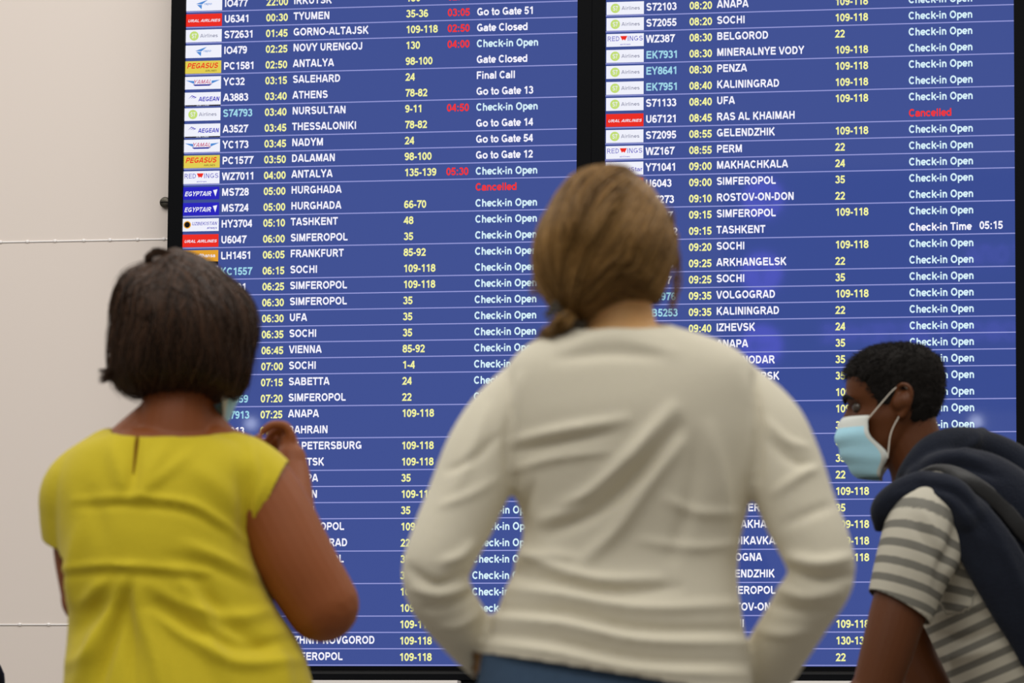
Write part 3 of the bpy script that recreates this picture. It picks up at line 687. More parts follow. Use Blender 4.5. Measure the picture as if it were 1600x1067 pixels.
# ------------------------------------------------------------------ woman in the yellow blouse
def woman_in_yellow():
    b = 6.9
    root = empty('person', tuple(foot_at(285, b)), 'woman with a dark brown bob in a sleeveless yellow blouse, right hand raised', 'person', 'people reading the departure boards')
    TOR = [(655, 228, 332, .062, .065), (668, 205, 335, .07, .07), (680, 165, 352, .085, .085), (700, 118, 398, .098, .10), (730, 95, 425, .112, .115), (765, 86, 420, .122, .125), (810, 88, 405, .13, .14), (848, 92, 398, .135, .15),
           (900, 98, 410, .135, .155), (940, 104, 428, .13, .155), (960, 108, 440, .128, .155), (1000, 104, 466, .135, .16), (1045, 102, 484, .145, .17), (1100, 98, 496, .155, .17), (1170, 96, 502, .16, .17), (1235, 96, 505, .16, .17)]
    hc = P(283, 520, b - .005); R = frame(math.radians(36), math.radians(2))
    parts = [stack(TOR, b, e=2.25, dx=.016), tube([P(272, 700, b), P(276, 655, b - .005), P(281, 600, b + .005), P(284, 560, b + .01)], [.078, .062, .059, .058], 24, 5), place(head_shape(), hc, R)] + ears(hc, R)
    el = P(503, 945, b - .01); wr = P(455, 745, b + .175)
    parts += [tube([P(330, 715, b), P(382, 748, b), P(424, 802, b - .005), P(462, 876, b - .012), el], [.060, .068, .067, .066, .062], 24, 6), tube([el, P(478, 905, b + .06), P(456, 825, b + .12), wr, P(454, 716, b + .185)], [.062, .058, .046, .033, .027], 22, 6)]
    # hand pinched near the face: back of the hand to the right, fingers curled to the left
    hb = b + .19
    parts += [tube([P(456, 735, hb), P(453, 712, hb + .012), P(450, 690, hb + .016)], [(.030, .024), (.036, .021), (.032, .017)], 18, 5, FW)]
    for k, q in enumerate([[(452, 700), (455, 682), (446, 666), (426, 664), (411, 674)], [(452, 704), (456, 688), (446, 673), (428, 675), (417, 689)], [(452, 706), (455, 692), (446, 681), (430, 686), (422, 699)], [(452, 710), (453, 698), (445, 690), (432, 696), (427, 706)]]):
        parts.append(finger([P(*p, hb - .012 + .019 * k) for p in q], .0092 - .0006 * k))
    parts.append(finger([P(445, 732, hb - .02), P(430, 716, hb - .03), P(414, 702, hb - .028), P(403, 686, hb - .022)], .0112))
    # left arm: hangs in front of the body
    e2 = P(138, 935, b + .05); w2 = P(205, 985, b + .235)
    parts += [tube([P(190, 738, b), P(132, 782, b + .012), P(126, 852, b + .035), e2], [.045, .048, .046, .044], 22, 6), tube([e2, P(160, 965, b + .13), w2], [.046, .040, .027], 20, 6)] + hand(w2, AX * .6 + FW * .5, -UP * .3 - FW * .4 + AX * .1, UP, .5)
    hL, hR = P(195, 1225, b), P(405, 1225, b); fL, fR = foot_at(200, b, 0, -.03), foot_at(370, b, 0, .02)
    parts += leg_set(hL, hR, fL, fR, FW, .094)
    parts += [tube([P(172, 712, b), P(205, 688, b), P(250, 650, b)], [.032, .036, .036], 18, 5), tube([P(362, 706, b), P(335, 684, b), P(302, 650, b)], [.030, .034, .036], 18, 5)]
    v, f = union(parts, .0036, 3)
    obj('body', v, f, SKIN_TAN, root)
    # blouse
    cl = [stack(TOR, b, e=2.25), tube([P(335, 728, b), P(388, 752, b - .002), P(440, 796, b - .004)], [.070, .070, .066], 26, 6), tube([P(180, 730, b), P(124, 765, b + .008), P(116, 806, b + .02), P(118, 870, b + .035)], [.066, .062, .058, .050], 26, 6)]
    v, f = union(cl, .0058, 4)
    v, f = keep_main(v, f); nb = P(268, 671, b); v, f = cut(v, f, nb + UP * .001, UP * .96 - FW * .22, nb, .12)
    arm = P(422, 786, b); v, f = cut(v, f, arm, AX * .915 - UP * .40, arm + AX * .05, .105)
    a2 = P(100, 846, b + .03); v, f = cut(v, f, a2, -UP * .9 - AX * .2 + FW * .35, a2 - UP * .05, .085)
    hem = P(300, 1225, b); v, f = cut(v, f, hem, -UP, hem, .5)
    v, f = keep_main(v, f); v = v + vnoise(v, 26, 3)[:, None] * .0016 * normals(v, f)
    st = [([(215, 742), (203, 770), (190, 772)], 10, -.004), ([(175, 690), (192, 745), (200, 775)], 16, .007), ([(262, 690), (232, 742), (206, 776)], 14, .006), ([(300, 705), (245, 752), (212, 782)], 9, .004), ([(214, 690), (210, 730), (205, 765)], 7, -.006),
          ([(115, 782), (200, 778), (290, 786), (340, 812), (392, 850)], 7, .005), ([(120, 790), (205, 788), (290, 798), (350, 830)], 7, -.004), ([(98, 890), (150, 884), (200, 884), (270, 890), (330, 894)], 6, .005), ([(100, 898), (200, 894), (320, 906)], 8, -.004),
          ([(201, 896), (178, 950), (150, 1010), (120, 1067)], 13, .010), ([(204, 905), (186, 965), (165, 1030), (150, 1090)], 10, -.010), ([(202, 900), (203, 960), (206, 1030), (210, 1110)], 9, -.006), ([(206, 900), (222, 960), (245, 1030), (262, 1110)], 16, .011),
          ([(280, 900), (310, 945), (330, 1000), (350, 1060)], 14, .008), ([(300, 900), (345, 960), (395, 1000), (450, 1020)], 14, -.008), ([(235, 915), (300, 950), (370, 965), (420, 955)], 11, .007), ([(240, 960), (300, 1000), (370, 1035), (470, 1030)], 10, .007),
          ([(250, 945), (310, 985), (380, 1012), (450, 1000)], 10, -.007), ([(390, 700), (400, 760), (394, 840)], 9, .006), ([(372, 715), (380, 780), (380, 850)], 12, -.005), ([(418, 745), (402, 790), (392, 838)], 5, .003), ([(120, 830), (110, 900), (118, 960)], 12, .006),
          ([(130, 945), (150, 920), (165, 905)], 10, .006), ([(108, 1000), (140, 965), (180, 930)], 14, -.006), ([(290, 850), (340, 870), (400, 900)], 9, .005), ([(260, 870), (330, 885), (400, 920)], 9, -.004), ([(102, 1040), (140, 1020), (150, 980)], 12, .006),
          ([(300, 730), (340, 760), (370, 800)], 18, .005), ([(130, 760), (150, 800), (160, 850)], 16, -.004), ([(430, 1000), (440, 1050), (450, 1110)], 16, .008)]
    v = folds(v, f, st, 1.35); v = relax(v, f, 1)
    bl = thick(obj('blouse', v, f, CL_YEL, root), .0028)
    # keyhole slit, its shade painted as a dark yellow strip, and its button
    m = MB(); pts = [P(216, y, b) for y in (672, 690, 708, 728, 742)]
    n_, fv = normals(v, f), []
    def on_cloth(px, py, off=.0012, V=v, N=n_):
        q = PIX(V); d = np.hypot(q[:, 0] - px, q[:, 1] - py) + 1e3 * ((N @ FW) > 0.1); i = int(np.argmin(d)); return V[i] + N[i] * off
    sl = np.array([on_cloth(x, y) for x, y in ((215, 676), (213, 692), (212, 708), (210, 724), (207, 740))])
    o = obj('neck_slit', *tube(sl, [(.0022, .0010), (.0034, .0012), (.0030, .0012), (.0022, .0012), (.0010, .0008)], 10, 5, AX), mat('slit_painted_shade', lin(120, 84, 20), 0.9, 0.1), bl)
    bt = on_cloth(217, 674, .003); o = obj('button', *ball(bt, (.0055, .0035, .0055), 16, 8), BTN, bl)
    # trousers, shoes
    v, f = union([stack([(1195, 112, 490, .135, .145), (1235, 104, 498, .14, .15), (1300, 104, 496, .14, .14), (1345, 120, 480, .12, .12)], b)] + leg_set(hL, hR, fL, fR, FW, .094, .012), .010, 3)
    obj('trousers', v, f, CL_DARK, root)
    for q in (fL, fR): obj('shoe', *shoe(q, FW), SHOE, root)
    # hair
    out = [(183, 462), (195, 436), (212, 424), (236, 419), (256, 408), (276, 398), (300, 405), (330, 419), (356, 440), (376, 458), (390, 480), (397, 506), (396, 530), (390, 552), (388, 582), (381, 605), (368, 622), (345, 622), (318, 619), (285, 620), (245, 620), (215, 619), (197, 613), (184, 600), (178, 575), (178, 545), (181, 510), (180, 485)]
    S = Shell(out, (284, 515), b - .005, .128, .105, .92)
    v, f = S.mesh(-0.75, -0.35); v = v + normals(v, f) * (vnoise((v - S.c) * np.array([1, 1, .35]), 120, 5) * .0035)[:, None]
    hr = obj('hair', v, f, H_DARK, root)
    g = np.random.default_rng(11); m = MB(); paths = []
    crown = np.array([.0, -.45, .85])
    for k in range(2600):
        ph = g.uniform(-math.pi * 1.02, .02 * math.pi) if g.random() < .8 else g.uniform(-math.pi, math.pi); ps = g.uniform(-.5, 1.15)
        if -2.9 < ph < -.25: ps = g.uniform(-.3, .5) if g.random() < .55 else g.uniform(.3, 1.2)
        tgt = np.array([math.cos(ps) * math.cos(ph), -math.sin(ps), math.cos(ps) * math.sin(ph)])
        st_ = crown + g.normal(size=3) * .22; t = np.linspace(0.02, 1, 13); d = slerp(st_, tgt, t)
        d = d + np.outer(np.sin(t * math.pi), np.array([.10, 0, .02])); d /= np.linalg.norm(d, axis=1)[:, None]
        lift = g.uniform(-.002, .007) + .008 * (g.random() < .08) * t
        p = S.direc(d, lift); p[:, 2] += .004 * np.sin(t * 5 + g.uniform(0, 6)) * g.random(); paths.append(p)
    # flicked ends low on the left, and the loose loop on top
    for k in range(380):
        p0 = P(g.uniform(178, 192), g.uniform(540, 572), b - g.uniform(-.02, .06)); p3 = P(g.uniform(152, 182), g.uniform(576, 600), b - g.uniform(-.03, .06)); c1 = P(g.uniform(178, 190), g.uniform(575, 592), b - .02)
        t = np.linspace(0, 1, 10)[:, None]; paths.append((1 - t) ** 2 * p0 + 2 * t * (1 - t) * c1 + t * t * p3)
    for k in range(240):
        j = lambda: g.normal(0, 2.4)
        paths.append(crom([P(255 + j(), 420 + j(), b - .05), P(238 + j(), 416 + j(), b - .05), P(232 + j(), 402 + j(), b - .055), P(243 + j(), 393 + j(), b - .06), P(260 + j(), 397 + j(), b - .06), P(275 + j(), 410 + j(), b - .06)], 4))
    for k in range(260):
        ph = g.uniform(0, math.pi) if k % 2 else g.uniform(-.3, .5); d = np.array([math.cos(ph), g.uniform(-.5, .2), math.sin(ph)]); d /= np.linalg.norm(d); d2 = d + g.normal(size=3) * .25
        t = np.linspace(0, 1, 9); dd = slerp(d, d2, t); p = S.direc(dd, 0) + dd * (t * g.uniform(.004, .014))[:, None] * np.array([1, 1, 1]); paths.append(p)
    strands(m, paths, .0010); m.build('hair_strand', H_DARK, hr)['kind'] = 'stuff'
    # face mask: its lower edge shows past the right of the neck
    face_mask(root, hc, R, .010, .022)
    return root

def face_mask(root, hc, R, gap=.010, droop=.0):
    """pleated surgical mask from the nose bridge to under the chin, with loops round the ears"""
    n, k = 33, 18; rings = []
    for i, t in enumerate(np.linspace(0, 1, k)):
        z = -.022 - .104 * t - droop * t
        fx = np.interp(t, [0, .25, .55, .85, 1], [.104, .122, .116, .100, .086]); wd = np.interp(t, [0, .3, .7, 1], [.064, .072, .066, .046])
        am = 1.26 + .27 * math.exp(-((t - .66) / .26) ** 2); a = np.linspace(-am, am, n); pl = .0022 * math.sin(t * math.pi * 7)
        x = .012 + (fx - .012 + pl) * np.cos(a) ** .75; y = (wd + gap * .5) * np.sin(a) / math.sin(am)
        zz = np.full(n, z) + .010 * (np.cos(a) - .4) * (1 - t) - .012 * (1 - np.cos(a)) * (t - .3)
        rings.append(np.stack([x, y, zz], -1))
    r = np.array(rings); v = r.reshape(-1, 3) @ R + hc
    f = [(i * n + j, i * n + j + 1, (i + 1) * n + j + 1, (i + 1) * n + j) for i in range(k - 1) for j in range(n - 1)]
    fm = [1 if i < 3 or j < 1 or j >= n - 2 else 0 for i in range(k - 1) for j in range(n - 1)]
    o = thick(obj('face_mask', v, f, [MASKB, MASKW], root, True, fm), .0016, 0)
    for s in (-1, 1):
        j = 0 if s < 0 else n - 1
        q = lambda x, y, z: np.array([x, s * y, z]) @ R + hc
        c0, c1 = r[1, j] @ R + hc, r[int(k * .68), j] @ R + hc
        for nm, pts in (('ear_loop', [c0, q(.022, .077, .002), q(-.002, .079, .024), q(-.018, .081, .030), q(-.030, .080, .020)]), ('ear_loop', [c1, q(.012, .071, -.060), q(-.006, .076, -.030), q(-.020, .079, -.012), q(-.030, .080, .010)])):
            obj(nm, *tube(pts, .0013, 8, 6), LOOPM, o)
    return o

# ------------------------------------------------------------------ woman in white
def woman_in_white():
    b = 5.9
    root = empty('person', tuple(foot_at(962, b)), 'woman in a long-sleeved white top, hands on hips, light brown ponytail', 'person', 'people reading the departure boards')
    TOR = [(490, 910, 1026, .055, .06), (504, 898, 1036, .06, .065), (514, 884, 1062, .072, .075), (526, 858, 1104, .088, .085), (543, 822, 1146, .10, .095), (570, 796, 1176, .112, .105), (605, 786, 1186, .12, .115), (655, 786, 1186, .125, .125), (705, 792, 1184, .122, .13),
           (755, 798, 1178, .114, .13), (800, 810, 1167, .106, .125), (840, 816, 1157, .10, .12), (880, 806, 1153, .098, .118), (920, 792, 1154, .104, .118), (950, 778, 1158, .11, .12), (985, 762, 1164, .116, .122), (1022, 752, 1170, .121, .125), (1060, 748, 1175, .125, .127), (1110, 746, 1180, .128, .13)]
    hc = P(948, 400, b + .008); R = frame(math.radians(-6), math.radians(3)); RH = R * .95
    HIPS = [(985, 764, 1160, .10, .10), (1030, 751, 1168, .108, .108), (1090, 744, 1178, .118, .112), (1160, 744, 1184, .12, .11), (1220, 752, 1178, .115, .105), (1260, 775, 1155, .09, .09)]
    parts = [stack(TOR, b, e=2.25, dx=.017), stack(HIPS, b, dx=.012), tube([P(965, 545, b), P(965, 505, b - .004), P(960, 460, b + .002), P(955, 420, b + .01)], [.066, .054, .051, .050], 24, 5), place(head_shape(), hc, RH)] + ears(hc, RH)
    la = [P(842, 604, b), P(776, 676, b - .01), P(724, 788, b - .03), P(681, 896, b - .045), P(708, 962, b - .01), P(762, 1024, b + .06)]
    ra = [P(1128, 604, b), P(1198, 676, b - .01), P(1246, 790, b - .03), P(1283, 890, b - .045), P(1252, 955, b - .01), P(1206, 1030, b + .05), P(1188, 1062, b + .08)]
    parts += [tube(la, [.046, .044, .039, .033, .030, .026], 22, 6), tube(ra, [.046, .044, .039, .031, .029, .028, .026], 22, 6)]
    parts += hand(la[-1], AX * .7 - UP * .35 + FW * .55, -AX * .2 - FW * .8, UP, .35) + hand(ra[-1], -AX * .6 - UP * .5 + FW * .5, AX * .2 - FW * .8, UP, .35)
    hL, hR = P(855, 1240, b), P(1070, 1240, b); fL, fR = foot_at(850, b, 0, -.02), foot_at(1075, b, 0, .03)
    parts += leg_set(hL, hR, fL, fR, FW, .088)
    v, f = union(parts, .0036, 3)
    obj('body', v, f, SKIN_FAIR, root)
    cl = [stack(TOR, b, e=2.25), tube(la[:5] + [P(764, 1026, b + .062), P(775, 1036, b + .085)], [.052, .057, .054, .048, .043, .038, .036], 26, 7), tube(ra, [.052, .057, .054, .048, .045, .043, .038], 26, 7)]
    v, f = union(cl, .0052, 4)
    nb = P(968, 507, b); v, f = cut(v, f, nb, UP * .97 - FW * .18 - AX * .03, nb, .10)
    hm = P(882, 1043, b); nn = -UP * .987 - AX * .155; v, f = cut(v, f, hm, nn, P(962, 1085, b), .40, lambda q: (lambda s: 744 < s[0] < 1174 and (q - CAM) @ FW < b + .16)(PIX(q[None])[0])); v, f = keep_main(v, f)
    v = v + vnoise(v, 30, 8)[:, None] * .0014 * normals(v, f)
    st = [([(880, 545), (960, 530), (1050, 548)], 10, .004), ([(870, 560), (950, 552), (1030, 556)], 9, -.003), ([(900, 532), (960, 520), (1040, 530)], 6, .003),
          ([(800, 640), (792, 690), (796, 750)], 7, -.0035), ([(812, 590), (806, 660), (812, 730)], 8, .005), ([(1180, 590), (1186, 660), (1184, 750)], 7, -.006), ([(1165, 590), (1172, 660), (1168, 740)], 9, .004),
          ([(800, 690), (880, 672), (980, 655)], 8, .005), ([(805, 705), (880, 690), (960, 676)], 7, -.004), ([(800, 735), (870, 715), (950, 705)], 7, .004), ([(1050, 640), (985, 710), (925, 770), (850, 812)], 12, .009), ([(1062, 668), (1000, 738), (930, 800), (860, 832)], 11, -.008),
          ([(1058, 695), (1010, 760), (960, 830), (910, 880)], 12, .007), ([(860, 800), (920, 780), (980, 725)], 8, -.005), ([(800, 880), (850, 868), (900, 872)], 8, .005), ([(812, 858), (850, 880), (930, 905), (1030, 905)], 9, .006), ([(800, 895), (870, 910), (960, 925), (1060, 918)], 8, -.005),
          ([(790, 920), (880, 930), (1000, 950), (1150, 945)], 9, .006), ([(775, 950), (880, 958), (1000, 982), (1160, 985)], 8, -.006), ([(768, 965), (880, 975), (1000, 1000), (1165, 1005)], 8, .006), ([(758, 990), (860, 1000), (1000, 1030), (1165, 1035)], 8, -.005), ([(755, 1005), (860, 1018), (1000, 1045), (1165, 1055)], 6, .004),
          ([(1110, 670), (1130, 760), (1140, 860)], 12, .004), ([(1085, 690), (1080, 780), (1050, 870)], 14, -.004), ([(760, 640), (740, 700), (715, 760)], 10, .004), ([(780, 680), (735, 720), (700, 735)], 6, -.004), ([(775, 750), (730, 775), (690, 790)], 6, .003),
          ([(640, 890), (680, 915), (725, 900)], 8, -.007), ([(650, 920), (690, 925), (735, 915)], 8, .006), ([(665, 950), (700, 945), (740, 925)], 7, -.006), ([(690, 880), (715, 870), (738, 850)], 7, .006), ([(690, 980), (720, 975), (750, 955)], 7, .004),
          ([(1235, 870), (1280, 880), (1325, 872)], 9, .008), ([(1230, 890), (1280, 905), (1330, 900)], 7, -.007), ([(1215, 920), (1260, 930), (1310, 925)], 8, .006), ([(1205, 945), (1250, 955), (1295, 955)], 7, -.005), ([(1185, 985), (1225, 990), (1262, 985)], 9, .004),
          ([(1200, 660), (1230, 690), (1260, 700)], 7, .004), ([(1205, 690), (1240, 720), (1270, 725)], 7, -.004), ([(1210, 770), (1255, 740), (1275, 730)], 7, .004), ([(1225, 820), (1270, 800), (1300, 790)], 8, -.003),
          ([(1000, 845), (1080, 855), (1150, 850)], 7, .003), ([(1040, 780), (1090, 800), (1150, 800)], 8, .003), ([(830, 760), (815, 800), (822, 830)], 9, -.006)]
    v = folds(v, f, st, 1.6); v = relax(v, f, 1)
    thick(obj('long_sleeved_top', v, f, CL_WHITE, root), .0026)
    v, f = union([stack(HIPS, b)] + leg_set(hL, hR, fL, fR, FW, .088, .010), .008, 3)
    wb = P(960, 1003, b); v, f = cut(v, f, wb, UP, wb, .3)
    jn = thick(obj('jeans', v, f, CL_JEAN, root), .003)
    for x0 in (858, 1062):
        m = MB(); pk = np.array([P(x0 - 70, 1090, b - .118), P(x0 + 66, 1096, b - .122), P(x0 + 60, 1190, b - .124), P(x0, 1222, b - .12), P(x0 - 62, 1184, b - .12)])
        m.add(np.vstack([pk - FW * .004, pk + FW * .02]), [(0, 1, 2, 3, 4), (9, 8, 7, 6, 5)] + [(i, i + 5, (i + 1) % 5 + 5, (i + 1) % 5) for i in range(5)]); m.build('back_pocket', CL_JEAN, jn, False)
    for q in (fL, fR): obj('shoe', *shoe(q, FW), SHOE, root)
    # hair drawn back into a low ponytail at the left
    out = [(928, 266), (955, 264), (985, 271), (1012, 288), (1033, 320), (1046, 352), (1050, 388), (1043, 418), (1033, 446), (1024, 470), (1003, 469), (975, 474), (945, 487), (915, 502), (892, 502), (877, 488), (864, 470), (850, 446), (840, 418), (841, 388), (848, 360), (862, 330), (880, 298), (902, 275)]
    S = Shell(out, (945, 388), b, .118, .105, .9)
    v, f = S.mesh(-0.8, -0.25); v = v + normals(v, f) * (vnoise(v - S.c, 90, 2) * .002)[:, None]
    hr = obj('hair', v, f, H_FAIR, root)
    g = np.random.default_rng(5); m = MB(); paths = []
    tie = P(886, 492, b - .045); td = tie - S.c; td = np.array([td @ AX, td @ FW, td @ UP]); td /= np.linalg.norm(td)
    for k in range(3000):
        ph = g.uniform(-1.2, math.pi + .8); ps = g.uniform(-.75, .35) if k % 3 else g.uniform(.0, 1.3)
        s0 = np.array([math.cos(ps) * math.cos(ph), -math.sin(ps), math.cos(ps) * math.sin(ph)]); e0 = td + g.normal(size=3) * .05
        t = np.linspace(0, 1, 15); d = slerp(s0, e0, t); bend = .16 * math.sin(3 * ph + 1.7) + g.normal() * .04
        d = d + np.outer(np.sin(t * math.pi), np.cross(s0, e0)) * bend; d /= np.linalg.norm(d, axis=1)[:, None]
        lift = g.uniform(-.0015, .0030) + .0048 * math.sin(5.0 * ph + 1.1 * ps) + .0028 * math.sin(11 * ph)
        paths.append(S.direc(d, max(lift, g.uniform(.0003, .0016))))
    for k in range(700):                                            # the tail itself
        j = lambda s=3.0: g.normal(0, s)
        paths.append(crom([P(892 + j(5), 486 + j(4), b - .045 + g.normal(0, .012)), P(880 + j(7), 503 + j(4), b - .055 + g.normal(0, .013)), P(866 + j(8), 521 + j(4), b - .04 + g.normal(0, .014)), P(850 + j(9), 548 + j(4), b + .045 + g.normal(0, .015)), P(846 + j(10), 620 + j(10), b + .115 + g.normal(0, .012))], 4))
    for k in range(46):                                             # loose wisps at the sides
        if k % 2: p = [P(1048 + g.normal(0, 3), 345 + g.normal(0, 12), b - .01), P(1058 + g.normal(0, 3), 400, b + .01), P(1056 + g.normal(0, 4), 450, b + .015), P(1046 + g.normal(0, 6), 492 + g.normal(0, 6), b + .01)]
        else: p = [P(846, 400 + g.normal(0, 12), b + .0), P(838 + g.normal(0, 3), 430, b + .01), P(840 + g.normal(0, 7), 452, b + .01), P(848 + g.normal(0, 10), 468 + g.normal(0, 5), b + .0)]
        paths.append(crom(p, 4))
    strands(m, paths, .00085); m.build('hair_strand', H_FAIR, hr)['kind'] = 'stuff'
    a0, a1 = P(893, 487, b - .05), P(877, 508, b - .04); ax = (a1 - a0) / np.linalg.norm(a1 - a0); u = np.cross(ax, FW); u /= np.linalg.norm(u); w = np.cross(ax, u)
    th = np.linspace(0, 2 * math.pi * 3.6, 400); q = a0 + np.outer(th / th[-1], a1 - a0) + np.outer(np.cos(th), u) * .026 + np.outer(np.sin(th), w) * .026
    q = q + (np.cos(th * 11)[:, None] * (np.outer(np.cos(th), u) + np.outer(np.sin(th), w)) + np.outer(np.sin(th * 11), ax)) * .0028
    obj('hair_tie', *tube(q, .0016, 8, 1), TIEM, hr)
    return root

# ------------------------------------------------------------------ man in the striped shirt
def man_in_stripes():
    b = 8.05
    root = empty('person', tuple(foot_at(1590, b)), 'man in profile with pale blue face mask, striped T-shirt and navy sweater', 'person', 'people reading the departure boards')
    hc = P(1399, 634, b); R = frame(math.radians(-83), math.radians(-5))
    AXIS = [P(1432, 748, b), P(1452, 772, b), P(1482, 820, b), P(1524, 900, b), P(1572, 1000, b), P(1618, 1105, b), P(1630, 1140, b)]
    AR = [(.05, .062), (.13, .095), (.185, .122), (.19, .132), (.18, .13), (.17, .13), (.165, .125)]
    sh = P(1452, 806, b - .155); el = P(1368, 1078, b - .20)
    arm = [sh, P(1432, 870, b - .185), P(1407, 945, b - .195), P(1388, 1010, b - .20), el]
    far = [P(1440, 815, b + .16), P(1420, 900, b + .19), P(1425, 1010, b + .19), P(1460, 1085, b + .18)]
    less = lambda L, q: [(a - q, c - q) for a, c in L]
    wr = P(1262, 1180, b - .16); wr2 = P(1370, 1190, b + .12)
    parts = [tube(AXIS, less(AR, .014), 40, 6, FW), tube(arm, [.058, .058, .054, .050, .045], 24, 6), tube([el, P(1318, 1130, b - .185), wr], [.045, .041, .029], 22, 6), tube(far, [.052, .052, .047, .043], 22, 6), tube([far[-1], wr2], [.043, .028], 20, 6),
             tube([P(1452, 785, b), P(1442, 738, b), P(1424, 690, b), P(1412, 650, b)], [.082, .063, .059, .060], 24, 5), place(head_shape(6, 96), hc, R)] + ears(hc, R)
    parts += hand(wr, -AX * .5 - UP * .85, -FW * -.6 + AX * .4, FW * .3 - AX, .55) + hand(wr2, -AX * .4 - UP * .9, -FW, -AX, .55)
    h0 = P(1632, 1140, b); hL, hR = h0 - FW * .09, h0 + FW * .09
    fL = foot_at(1640, b, .16, -.10); fR = foot_at(1590, b, -.24, .10)
    parts += leg_set(hL, hR, fL, fR, -AX, .092)
    v, f = union(parts, .0032, 2)
    obj('body', v, f, SKIN_BROWN, root)
    for s in (-1, 1):
        e = obj('eyeball', *ball(np.array([.0705, s * .032, .0]) @ R + hc, .0118, 16, 10), EYE, root)
        br = [np.array(q) @ R + hc for q in ((.096, s * .012, .016), (.097, s * .024, .021), (.090, s * .040, .0225), (.078, s * .054, .015))]
        obj('eyebrow', *tube(br, [(.0030, .0045), (.0032, .0055), (.003, .0045), (.0015, .002)], 10, 5, R[0]), H_BLACK, root)
    # shirt
    sl = [P(1462, 800, b - .13), P(1450, 818, b - .165), P(1432, 870, b - .185), P(1406, 952, b - .195), P(1400, 972, b - .195)]
    fs = [far[0], P(1425, 880, b + .185), P(1412, 945, b + .19)]
    v, f = union([tube(AXIS, AR, 44, 6, FW), tube(sl, [.080, .079, .075, .064, .062], 28, 6), tube(fs, [.074, .068, .062], 24, 6)], .006, 4)
    ne = P(1428, 752, b); v, f = cut(v, f, ne, UP * .8 - AX * .6, ne - AX * .02 + UP * .02, .085)
    d_ = sl[3] - sl[2]; d_ /= np.linalg.norm(d_); d_ = d_ - AX * .22; d_ /= np.linalg.norm(d_)
    hm = P(1408, 950, b - .195); v, f = cut(v, f, hm, d_, hm, .125)
    hm2 = P(1412, 945, b + .19); v, f = cut(v, f, hm2, -UP, hm2 - UP * .03, .11)
    v = v + vnoise(v, 28, 4)[:, None] * .0015 * normals(v, f)
    st = [([(1500, 800), (1488, 850), (1470, 890), (1462, 945)], 9, -.010), ([(1512, 830), (1500, 870), (1480, 900)], 10, .007), ([(1440, 790), (1460, 830), (1475, 870)], 8, .005), ([(1425, 810), (1450, 850), (1470, 880)], 7, -.004), ([(1470, 960), (1520, 945), (1570, 950)], 9, .006), ([(1460, 990), (1500, 1000), (1560, 985)], 9, -.006), ([(1450, 1020), (1500, 1025), (1570, 1010)], 9, .005), ([(1480, 990), (1490, 1030), (1480, 1067)], 8, .004)]
    v = folds(v, f, st)
    def along(pts, q):
        p = crom(pts, 8); best = np.full(len(q), 1e9); out = np.zeros(len(q)); acc = 0.0
        for i in range(len(p) - 1):
            a, ab = p[i], p[i + 1] - p[i]; L = np.linalg.norm(ab); t = np.clip((q - a) @ ab / L ** 2, 0, 1); d = np.linalg.norm(q - a - t[:, None] * ab, axis=1); g = d < best
            best[g] = d[g]; out[g] = acc + t[g] * L; acc += L
        return out, best
    s1, d1 = along(AXIS, v); s2, d2 = along(sl, v); s3, d3 = along(fs, v)
    sv = np.where(d2 - .078 < (d1 - .135) * 1.0 - .0, s2, np.where(d3 < .085, s3, s1))
    m = bpy.data.materials.new('striped_jersey'); m.use_nodes = True; nt = m.node_tree; bs = nt.nodes['Principled BSDF']; bs.inputs['Roughness'].default_value = .85; bs.inputs['Specular IOR Level'].default_value = .15
    at = nt.nodes.new('ShaderNodeAttribute'); at.attribute_name = 'stripe'
    mu = nt.nodes.new('ShaderNodeMath'); mu.operation = 'MULTIPLY'; mu.inputs[1].default_value = 1 / .0315
    fr = nt.nodes.new('ShaderNodeMath'); fr.operation = 'FRACT'; rp = nt.nodes.new('ShaderNodeValToRGB')
    cr = rp.color_ramp; cr.elements[0].color = lin(186, 181, 166); cr.elements[0].position = .50; cr.elements[1].position = .56; cr.elements[1].color = lin(118, 116, 108); cr.elements.new(.94).color = lin(118, 116, 108); cr.elements.new(1.0).color = lin(186, 181, 166)
    nt.links.new(at.outputs['Fac'], mu.inputs[0]); nt.links.new(mu.outputs[0], fr.inputs[0]); nt.links.new(fr.outputs[0], rp.inputs[0]); nt.links.new(rp.outputs[0], bs.inputs['Base Color'])
    o = obj('striped_shirt', v, f, m, root); a = o.data.attributes.new('stripe', 'FLOAT', 'POINT'); a.data.foreach_set('value', sv.astype(np.float32)); thick(o, .0026)
    # the pale hem band of the sleeve
    hb = [hm - d_ * .012, hm + d_ * .001]
    # trousers and shoes
    v, f = union([tube([P(1612, 1092, b), h0, h0 - UP * .09], [(.175, .132), (.172, .13), (.15, .12)], 32, 6, FW)] + leg_set(hL, hR, fL, fR, -AX, .092, .012), .010, 3)
    obj('trousers', v, f, CL_DARK, root)
    for q in (fL, fR): obj('shoe', *shoe(q, -AX), SHOE, root)
